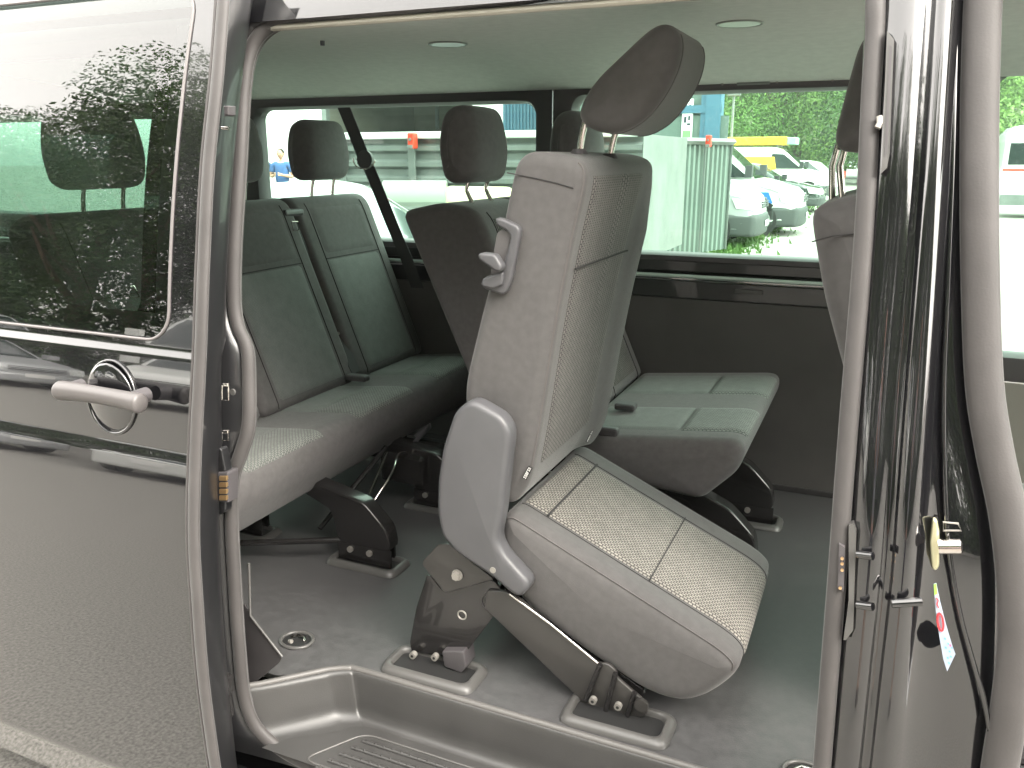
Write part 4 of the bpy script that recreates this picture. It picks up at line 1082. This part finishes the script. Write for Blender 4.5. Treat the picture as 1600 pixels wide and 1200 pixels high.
# ================================================================== CONTAINERS, YARD
def corr(name, x0, y0, x1, y1, z0, z1, pitch, dep, mat, parent):
    dx, dy = x1-x0, y1-y0; L = math.hypot(dx, dy); ux, uy = dx/L, dy/L; nx_, ny_ = -uy, ux
    n = int(L/pitch); pts = []
    for i in range(n):
        for f, d in ((0,0),(.35,0),(.5,dep),(.85,dep)):
            s_ = (i+f)*pitch; pts.append((x0+ux*s_+nx_*d, y0+uy*s_+ny_*d))
    pts.append((x1, y1))
    V = [(a, b, z) for z in (z0, z1) for a, b in pts]; m = len(pts)
    return mobj(name, V, [(i, i+1, m+i+1, m+i) for i in range(m-1)], mat, parent)
cA = P(1145, 222, 1, 13.0); cB = P(1012, 236, 1, 10.9)
cc_ = empty('corrugated_container', ((cA.x+cB.x)/2, 12, 0), 'pale green corrugated steel container beside the parked vans', 'container')
ztop = 1.80
corr('side_sheet', cB.x, cB.y, cA.x, cA.y, .12, ztop, .13, .035, contm, cc_)
corr('side_sheet', cB.x-2.6, cB.y+1.2, cB.x, cB.y, .12, ztop, .20, .09, contm, cc_)
corr('side_sheet', cA.x, cA.y, cA.x-2.2, cA.y+2.5, .12, ztop, .13, .035, contm, cc_)
tube('top_rail', [(cB.x-2.6, cB.y+1.2, ztop+.03), (cB.x, cB.y-.02, ztop+.03), (cA.x+.02, cA.y-.02, ztop+.03), (cA.x-2.2, cA.y+2.5, ztop+.03)], .05, galv, cc_, seg=4)
for f in (0, .34, .66, 1): 
    p = Vector((cB.x, cB.y, 0)).lerp(Vector((cA.x, cA.y, 0)), f); box('sheet_joint', (p.x-.012, p.x+.012, p.y-.045, p.y-.02, .12, ztop), galv, cc_)
ltc = P(1108, 219, 1, 12.1)
def latch(c, lab, q=.8):
    e = empty('red_latch', (c.x, c.y, c.z-.1), lab, 'latch', 'red latches on the container rims')
    box('latch_body', (c.x-.05*q, c.x+.05*q, c.y-.09, c.y+.02, c.z-.13*q, c.z+.09*q), redm, e, .015)
    cyl('latch_pin', (c.x, c.y-.085, c.z), (0,-1,0), .02*q, .02, galv, e, seg=10); box('latch_tab', (c.x-.03, c.x+.03, c.y-.105, c.y-.085, c.z-.10, c.z-.06), galv, e)
latch(ltc, 'red latch on the rim of the corrugated container')
# dropside skip with horizontal ribs
SK = 7.6
k0 = P(532, 215, 1, SK).x; k1 = P(1005, 215, 1, SK).x
sk = empty('dropside_container', ((k0+k1)/2, SK, 0), 'long galvanised open container with horizontal ribs behind the bins', 'container')
box('side_wall', (k0, k1, SK+.02, SK+.05, .5, 1.83), galv, sk)
box('top_rail', (k0, k1, SK-.06, SK+.06, 1.80, 1.88), M('rail_white', (.7,.72,.7), .4, metal=.2), sk, .01)
for z in (.62, .80, .98, 1.16, 1.34, 1.52, 1.70):
    V = []; 
    for x in (k0, k1): V += [(x, SK+.015, z-.06), (x, SK-.03, z-.03), (x, SK-.03, z+.02), (x, SK+.015, z+.05)]
    mobj('rib', V, [(0,1,5,4),(1,2,6,5),(2,3,7,6)], galv, sk)
for px in (538, 647, 925):
    x = P(px, 250, 1, SK).x; box('post', (x-.045, x+.045, SK-.065, SK-.032, .4, 1.82), galv, sk, .006)
box('end_wall', (k1-.03, k1, SK+.05, SK+2.1, .5, 1.83), galv, sk); box('chassis', (k0, k1-.2, SK+.1, SK+2, .3, .5), rubber_d, sk)
for x in (k0+.5, k1-1.0): cyl('wheel', (x, SK, .32), (0,1,0), .32, .25, tyre_m, sk, seg=24)
for px, la in ((647, 'red latch on the post of the ribbed container, left of the headrest'), (932, 'red latch on the ribbed container beneath the tipped headrest')):
    latch(P(px, 218, 1, SK-.10), la)
# wheelie bins
def bin_(loc, label, lid, s=1.0):
    e = empty('waste_bin', (0,0,0), label, 'bin', 'waste bins by the ribbed container')
    V = []
    for z, w2, d2 in ((.08,.5,.32),(1.12,.64,.42)): V += [(-w2,-d2,z),(w2,-d2,z),(w2,d2,z),(-w2,d2,z)]
    mobj('bin_body', V, [(3,2,1,0),(4,5,6,7),(0,1,5,4),(1,2,6,5),(2,3,7,6),(3,0,4,7)], binm, e)
    rows = [[(x, -.44+.0, 1.13), (x, -.45, 1.17)]+[(x, .44*-math.cos(a), 1.17+.20*math.sin(a)) for a in frange(0, math.pi, 12)]+[(x, .44, 1.13)] for x in (-.66, -.64, .64, .66)]
    V, Fc = grid(rows); mobj('lid', V, Fc, lid, e, smooth=50)
    mobj('lid_side', [Vector(p) for p in rows[0]], [tuple(range(len(rows[0])))], lid, e); mobj('lid_side', [Vector(p) for p in rows[-1]], [tuple(range(len(rows[-1])))], lid, e)
    tube('handle', [(-.4,-.47,1.10),(.4,-.47,1.10)], .018, binm, e); box('rim', (-.67,.67,-.46,.46,1.08,1.13), binm, e, .01)
    for x in (-.45,.45):
        for y in (-.3,.3): cyl('wheel', (x,y,.0+.08), (1,0,0), .08, .04, tyre_m, e, seg=14)
    e.location = loc; e.scale = (.48, .6, 1.0); return e
bin_((P(650,330,1,6.3).x, 6.3, 0), 'grey green waste bin with rounded lid seen past the shoulder belt', binlid).rotation_euler = (0,0,R_(25))
bin_((P(748,330,1,6.6).x, 6.6, -.06), 'waste bin with a pale beige lid seen behind the headrest posts', beigem)
# silver car behind the rear bench
vehicle('parked_car', 'pale silver car whose roof shows under the far headrest', 'car', (-4.4, 4.9, -.02), 10, 4.0, 1.7, 1.42, 'car', silverp)

# ---- buildings
shed = empty('workshop', (-12, 27, 0), 'large workshop with white walls and an open dark doorway', 'building')
WY = 22.0
def X_(px, Y=WY): return P(px, 200, 1, Y).x
def wallp(name, xa, xb, za, zb, mat, par, y=WY, t=.2): return box(name, (xa, xb, y, y+t, za, zb), mat, par)
wallp('white_wall', X_(409), X_(505), 0, 7, whitew, shed)
wallp('white_wall', X_(738), X_(786), 0, 7, whitew, shed)
wallp('door_header', X_(505), X_(738), 3.9, 7, whitew, shed)
wallp('door_jamb', X_(505), X_(512), 0, 3.9, galv, shed, WY-.05)
# interior
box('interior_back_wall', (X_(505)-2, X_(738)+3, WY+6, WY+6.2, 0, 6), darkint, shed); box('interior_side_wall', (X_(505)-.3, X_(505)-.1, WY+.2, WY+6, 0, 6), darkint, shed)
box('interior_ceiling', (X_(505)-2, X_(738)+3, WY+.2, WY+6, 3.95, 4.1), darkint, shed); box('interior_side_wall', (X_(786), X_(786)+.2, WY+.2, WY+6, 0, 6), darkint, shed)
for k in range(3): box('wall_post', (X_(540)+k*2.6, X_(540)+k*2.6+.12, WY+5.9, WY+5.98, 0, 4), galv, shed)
wallp('blue_wall', X_(786), X_(838), 0, 7, blueclad, shed)
for k in range(18): 
    x = X_(786)+.06+k*.105; box('cladding_rib', (x, x+.04, WY-.03, WY-.002, 0, 7), blueclad, shed)
lft = empty('left_building', (X_(385), 24, 0), 'grey building with pale horizontal bands at the left edge of the rear window', 'building')
box('wall', (X_(330), X_(407)-.1, 24, 24.3, 0, 7), greyclad, lft)
for z in (.6,1.5,2.4,3.3): box('band', (X_(330), X_(407)-.1, 23.95, 23.998, z, z+.25), whitew, lft)
vehicle('workshop_van', 'dark maroon van standing inside the open workshop doorway', 'van', (X_(690,24), 24.9, 0), -120, 4.9, 1.95, 2.5, 'van', redp)
vehicle('workshop_car', 'black car inside the workshop with its bonnet towards the yard', 'car', (X_(600,25), 25.4, .45), -95, 4.5, 1.8, 1.45, 'car', paint)
hall = empty('green_hall', (X_(1000,24), 26, 0), 'grey green industrial hall with a blue corner column', 'building')
HY = 20.0
hx0, hx1 = X_(838, HY), P(1104, 170, 1, HY).x
box('wall', (hx0, hx1, HY, HY+.2, 0, 7), greyclad, hall)
k = 0; x = hx0
while x < hx1-.4: box('wall_panel', (x+.02, x+.98, HY-.03, HY-.002, 0, 2.55), greyclad, hall); x += 1.0
box('corner_column', (hx1, hx1+.36, HY-.12, HY+.3, 0, 7), blueclad, hall); box('corner_strip', (hx1-.12, hx1-.0, HY-.08, HY-.04, 0, 7), blueclad, hall)
box('roof_beam', (hx1-.9, hx1+.36, HY-.10, HY-.04, 2.62, 2.80), blueclad, hall)
ksl = (hx1+.34)/(HY+1.2)*1.04; V = [(hx1+.34, HY+.3, 0), (hx1+.34+8*ksl, HY+8.3, 0), (hx1+.34+8*ksl, HY+8.3, 7), (hx1+.34, HY+.3, 7)]; mobj('side_wall', V, [(0,1,2,3)], greyclad, hall)
bx = P(1074, 190, 1, HY-.05)
bn = empty('banner', (bx.x, HY-.06, 1.4), 'narrow white vertical banner with green and dark marks on the hall wall', 'sign')
box('board', (bx.x-.13, bx.x+.13, HY-.07, HY-.05, 1.5, 2.95), whitew, bn)
box('picture', (bx.x-.10, bx.x+.10, HY-.078, HY-.071, 2.02, 2.22), M('sign_green', (.18,.32,.15), .6), bn); box('picture', (bx.x-.10, bx.x+.10, HY-.078, HY-.071, 1.80, 1.97), M('sign_grey', (.12,.13,.12), .6), bn)
lm = M('sign_ink', (.03,.04,.06), .6)
for i, (dx, dz, w_, h_) in enumerate(((-.08,2.40,.06,.14),(.0,2.34,.08,.05),(.02,2.46,.05,.10),(-.05,2.62,.09,.05),(.03,2.70,.05,.12),(-.07,2.74,.05,.10),(-.06,1.62,.12,.03),(-.06,1.68,.09,.03))):
    box('mark', (bx.x+dx, bx.x+dx+w_, HY-.078, HY-.071, dz, dz+h_), lm, bn)
# lamp post
lpz = P(1147, 150, 1, 34)
lpt = empty('lamp_post', (lpz.x, 34, 0), 'thin grey lamp post in front of the trees', 'lamp post')
tube('pole', [(lpz.x, 34, 0), (lpz.x, 34, lpz.z)], [.07, .045], galv, lpt, seg=10); box('lamp_head', (lpz.x-.25, lpz.x+.25, 33.9, 34.1, lpz.z, lpz.z+.1), galv, lpt, .02)
# ground strips
def sheet(name, V, mat, z=.004): o = mobj(name, [(a, b, z) for a, b in V], [tuple(range(len(V)))], mat); o['kind'] = 'structure'; return o
sheet('path', [(-2.75,6),(8,6),(12,60),(-2.75,60)], pathm)
sheet('grass_verge', [(-2.75,9),(-2.15,9),(-2.55,34),(-2.75,34)], grassm, .008)
sheet('paved_bay', [(-9,8),(-2.75,8),(-2.75,60),(-9,60)], pathm, .006)
sheet('grass_verge', [(-60,-13.2),(60,-13.2),(60,-60),(-60,-60)], grassm, .008)
# tufts of grass on the verge
tv = []; 
for i in range(2600):
    y = random.uniform(12, 30); x = -2.42-.01*(y-12)+random.gauss(0, .2)+(random.uniform(-.9,.5) if random.random() < .3 else 0); h = random.uniform(.03, .12); a = random.uniform(0, 3.14); dx, dy = math.cos(a)*.03, math.sin(a)*.03
    tv.append(([(x-dx,y-dy,.008),(x+dx,y+dy,.008),(x+random.uniform(-.05,.05),y,h)], [(0,1,2)]))
V, Fc = join(tv); mobj('grass_tufts', V, Fc, leaf1)['kind'] = 'stuff'
# kerb
kb = box('kerb', (-60, 60, -13.2, -13.05, 0, .12), concr); kb['kind'] = 'structure'

# ---- trees
def crown_mesh(name, seed, hgt, rad, n, leaf, mat, blobs=16):
    rnd = random.Random(seed); bl = []
    for i in range(blobs):
        a = rnd.uniform(0, 6.28); rr_ = rad*rnd.uniform(.1, .8); z = hgt*rnd.uniform(.16, .92)
        bl.append((Vector((rr_*math.cos(a)*(1.15-z/hgt*.55), rr_*math.sin(a)*(1.15-z/hgt*.55), z)), rad*rnd.uniform(.28, .5)))
    V = []; Fc = []
    for i in range(n):
        c, r = bl[i % blobs]
        d = Vector((rnd.gauss(0,1), rnd.gauss(0,1), rnd.gauss(0,1))).normalized()
        p = c+d*r*rnd.uniform(.72, 1.06); p.z = max(p.z, hgt*.10)
        nrm = (d*.7+Vector((rnd.gauss(0,.5), rnd.gauss(0,.5), rnd.gauss(.3,.5)))).normalized()
        u = nrm.orthogonal().normalized(); v = nrm.cross(u); s_ = leaf*rnd.uniform(.6, 1.3); an = rnd.uniform(0, 6.28)
        u2 = u*math.cos(an)+v*math.sin(an); v2 = nrm.cross(u2); m = len(V)
        V += [p-u2*s_, p-v2*s_*.45, p+u2*s_, p+v2*s_*.45]; Fc.append((m, m+1, m+2, m+3))
    me = bpy.data.meshes.new(name); me.from_pydata([tuple(q) for q in V], [], Fc); me.materials.append(mat)
    at = me.attributes.new('tone', 'FLOAT', 'FACE')
    tn = [rnd.random() for _ in bl]; at.data.foreach_set('value', [.65*tn[i % blobs]+.35*rnd.random() for i in range(n)])
    return me
trunkp = []
for sd_, hh in ((1, 1.0), (2, 1.0)):
    rnd = random.Random(sd_); parts = [tubeg([(0,0,0),(.1,.05,2),(.0,.1,4),(.1,0,6.5)], [.28,.22,.16,.05], 8)]
    for k in range(7):
        a = rnd.uniform(0, 6.28); z = rnd.uniform(2, 5); parts.append(tubeg([(0,.05,z),(math.cos(a)*1.1,math.sin(a)*1.1,z+1.0),(math.cos(a)*2.1,math.sin(a)*2.1,z+2.2)], [.10,.06,.02], 6))
    V, Fc = join(parts); me = bpy.data.meshes.new('trunk'); me.from_pydata([tuple(q) for q in V], [], Fc); me.materials.append(barkm); trunkp.append(me)
crownsA = [crown_mesh('crown', s_, 8.5, 3.6, 20000, .09, m_, nb) for s_, m_, nb in ((11, leaf1, 26), (12, leaf3, 18), (13, leaf4, 22))]
crownsB = [crown_mesh('crown', s_, 10.5, 3.6, 34000, .065, leaf2, 26) for s_ in (21, 22, 23)]
def tree(loc, sc_, rot, label, group, cm, name='broadleaf_tree'):
    e = empty(name, (0,0,0), label, 'tree', group)
    for nm, me in (('trunk', trunkp[int(rot) % 2]), ('crown', cm)):
        o = bpy.data.objects.new(nm, me); sc.collection.objects.link(o); o.parent = e
    e.location = loc; e.scale = (sc_,)*3; e.rotation_euler = (0, 0, rot)
    return e
rnd = random.Random(5)
for i in range(13):
    tree((-15+i*2.6+rnd.uniform(-1,1), 56+rnd.uniform(-4,9), 0), rnd.uniform(1.0,1.45), rnd.uniform(0,6), ['mid green', 'fresh yellow green', 'deep green'][i % 3]+' broadleaf tree in the front row of the wood beyond the parked vans', 'trees beyond the parked vans', crownsA[i % 3])
for i in range(9):
    tree((-13+i*3.2+rnd.uniform(-1,1), 70+rnd.uniform(-3,4), 0), rnd.uniform(1.6,1.9), rnd.uniform(0,6), ['mid green', 'fresh yellow green', 'deep green'][i % 3]+' taller broadleaf tree rising behind the front row of the wood', 'trees beyond the parked vans', crownsA[i % 3])
for i in range(36):
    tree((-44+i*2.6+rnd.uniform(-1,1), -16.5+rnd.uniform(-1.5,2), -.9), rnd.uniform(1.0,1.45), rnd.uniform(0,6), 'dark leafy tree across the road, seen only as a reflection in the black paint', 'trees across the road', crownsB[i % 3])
hb = []
rnd = random.Random(9)
for i in range(36000):
    x = rnd.uniform(-42, 44); y = -14.6+rnd.gauss(0, .45); z = abs(rnd.gauss(0, 1.1))+.05; s_ = rnd.uniform(.08, .17)
    a = rnd.uniform(0, 6.28); d = Vector((math.cos(a), rnd.uniform(-.5,.5), math.sin(a))).normalized(); q = d.orthogonal().normalized(); p = Vector((x, y, z))
    hb.append(([p-d*s_, p-q*s_*.5, p+d*s_, p+q*s_*.5], [(0,1,2,3)]))
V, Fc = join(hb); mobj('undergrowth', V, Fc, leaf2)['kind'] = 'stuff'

# ================================================================== PEOPLE
def skinbody(name, joints, edges, radii, mat, parent, lvl=2):
    me = bpy.data.meshes.new(name); me.from_pydata([tuple(j) for j in joints], edges, []); me.materials.append(mat)
    o = bpy.data.objects.new(name, me); sc.collection.objects.link(o); o.parent = parent
    sk_ = o.modifiers.new('skin', 'SKIN'); 
    if not me.skin_vertices: 
        pass
    lay = me.skin_vertices[0].data if len(me.skin_vertices) else None
    if lay is None:
        bpy.context.view_layer.objects.active = o; bpy.ops.object.mode_set(mode='OBJECT'); bpy.ops.mesh.customdata_skin_add(); lay = me.skin_vertices[0].data
    for i, r in enumerate(radii): lay[i].radius = (r, r) if not isinstance(r, tuple) else r; lay[i].use_root = (i == 0)
    sb = o.modifiers.new('sub', 'SUBSURF'); sb.levels = lvl; sb.render_levels = lvl
    for p in me.polygons: p.use_smooth = True
    sk_.use_smooth_shade = True
    return o
def person(loc, rot, label, shirt, trs, arms='phone', scale=1.0, shorts=False, group=None):
    e = empty('person', (0,0,0), label, 'person', group)
    # faces -y
    J = [(0,0,.98),(0,.01,1.15),(0,.01,1.32),(0,.01,1.44),(0,0,1.50),(0,-.01,1.56),
         (.10,0,.93),(.11,-.01,.52),(.11,.02,.10),(.11,-.12,.045),(-.10,0,.93),(-.11,-.01,.52),(-.11,.02,.10),(-.11,-.12,.045)]
    Ed = [(0,1),(1,2),(2,3),(3,4),(4,5),(0,6),(6,7),(7,8),(8,9),(0,10),(10,11),(11,12),(12,13)]
    Rr = [(.15,.11),(.145,.105),(.165,.115),(.11,.08),.055,.055,.095,.06,.04,.035,.095,.06,.04,.035]
    for s_ in (1, -1):
        n = len(J)
        if arms == 'phone': J += [(s_*.19,0,1.42),(s_*.25,.02,1.16),(s_*.10,-.24,1.20),(s_*.06,-.31,1.22)]
        else: J += [(s_*.19,0,1.42),(s_*.22,-.14,1.22),(s_*.10,-.34,1.42),(s_*.07,-.40,1.45)]
        Ed += [(3,n),(n,n+1),(n+1,n+2),(n+2,n+3)]; Rr += [.06,.045,.032,.028]
        hx, hy, hz = J[-1]
        for f in range(5):
            m = len(J); sx = s_
            J += [(hx-s_*(.03 if f == 4 else .0)+(f-1.5)*.0*1, hy-.035, hz+(f-1.5)*.016), (hx-s_*.03, hy-.06-(.012 if f in (1,2) else 0), hz+(f-1.5)*.016)]
            Ed += [(n+3, m), (m, m+1)]; Rr += [.010, .007]
    skinbody('body', J, Ed, Rr, skin, e)
    # head
    def ell(c, rx, ry, rz, n=16, m=22, f=None):
        rows = []
        for i in range(n+1):
            a = math.pi*i/n; row = []
            for k in range(m):
                b = 2*math.pi*k/m; v = Vector((math.sin(a)*math.cos(b), math.sin(a)*math.sin(b), math.cos(a)))
                if f: v = f(v)
                row.append(Vector((c[0]+v.x*rx, c[1]+v.y*ry, c[2]+v.z*rz)))
            rows.append(row)
        return grid(rows, closed_u=True)
    def jaw(v): 
        k = 1-.28*max(0, -v.z); return Vector((v.x*k, v.y*k-.06*max(0,-v.z), v.z))
    V, Fc = ell((0,-.02,1.655), .075, .095, .115, f=jaw); hd_ = mobj('head', V, Fc, skin, e, smooth=180)
    parts = [ell((0,-.122,1.645), .013, .02, .024, 6, 8), ell((.078,-.01,1.655), .012, .02, .03, 6, 8), ell((-.078,-.01,1.655), .012, .02, .03, 6, 8)]
    mobj('nose_and_ears', *join(parts), skin, hd_, smooth=180)
    mobj('eyes', *join([ell((s_*.03,-.103,1.668), .012, .008, .007, 6, 8) for s_ in (-1,1)]), dark_t, hd_, smooth=180)
    mobj('mouth', *ell((0,-.106,1.60), .024, .008, .005, 6, 8), M('lips', (.3,.1,.08), .5), hd_, smooth=180)
    def hf(v): return v if v.z > -.1 else Vector((v.x*.97, max(v.y, 0)*.97+min(v.y,0)*.6, v.z*.6))
    V, Fc = ell((0,.002,1.685), .082, .098, .098, f=hf); mobj('hair', V, Fc, hair, hd_, smooth=180)
    # shirt: shell over torso and upper arms
    J2 = [(0,0,.96),(0,.01,1.15),(0,.01,1.32),(0,.01,1.43)]; E2 = [(0,1),(1,2),(2,3)]; R2 = [(.17,.13),(.165,.125),(.185,.135),(.12,.09)]
    for s_ in (1,-1):
        n = len(J2); J2 += [(s_*.19,0,1.42),(s_*.235,(.01 if arms == 'phone' else -.08),1.25)]; E2 += [(3,n),(n,n+1)]; R2 += [.078,.068]
    skinbody('shirt', J2, E2, R2, shirt, e)
    J3 = [(0,0,.97),(.10,0,.90),(.11,-.01,.55)]; E3 = [(0,1),(1,2)]; R3 = [(.165,.125),.115,.085]
    if not shorts: J3 += [(.11,.02,.10)]; E3 += [(2,3)]; R3 += [.06]
    n = len(J3); J3 += [(-.10,0,.90),(-.11,-.01,.55)]; E3 += [(0,n),(n,n+1)]; R3 += [.115,.085]
    if not shorts: J3 += [(-.11,.02,.10)]; E3 += [(n+1,n+2)]; R3 += [.06]
    skinbody('trousers' if not shorts else 'shorts', J3, E3, R3, trs, e)
    for s_ in (1,-1):
        V, Fc = ell((s_*.11,-.06,.045), .05, .14, .045); mobj('shoe', V, Fc, dark_t, e, smooth=180)
    e.location = loc; e.rotation_euler = (0,0,R_(rot)); e.scale = (scale,)*3; return e
p1 = P(440, 262, 1, 14.5)
person((p1.x, 14.5, 0), 20, 'man in a blue t-shirt looking down at his phone by the white wall', shirt_b, trouser)
ph = empty('mobile_phone', (p1.x, 14.2, 1.22), 'dark phone held by the man in the blue t-shirt', 'phone')
box('phone_case', (p1.x-.0, p1.x+.04+.04, 14.13, 14.20, 1.235, 1.25), dark_t, ph, .003)
p2 = P(404, 262, 1, 14.5)
person((p2.x, 14.6, 0), 60, 'person in a dark blue top at the very edge of the rear window', M('navy_top', (.03,.06,.12), .85), trouser)
# the photographer, standing behind the camera: only mirrored in the paint
person((.30, -1.72, 0), 180, 'photographer in a grey shirt and dark shorts, mirrored in the black pillar', M('grey_shirt', (.30,.30,.32), .85, bump=.3, bscale=40), M('dark_shorts', (.04,.04,.05), .85), arms='cam', shorts=True)

# thin veil of air added to lift the blacks, standing in for lens glare
hz = box('glare_haze', (-149, 119, -119, 159, -1, 26), bpy.data.materials.new('glare_haze_air')); hz['kind'] = 'stuff'
hm = hz.data.materials[0]; hm.use_nodes = True; ht = hm.node_tree; ht.nodes.clear()
ho = ht.nodes.new('ShaderNodeOutputMaterial'); hv = ht.nodes.new('ShaderNodeVolumePrincipled')
hv.inputs['Color'].default_value = (.95,.95,.93,1); hv.inputs['Density'].default_value = .0012; hv.inputs['Anisotropy'].default_value = .3
ht.links.new(hv.outputs[0], ho.inputs['Volume'])
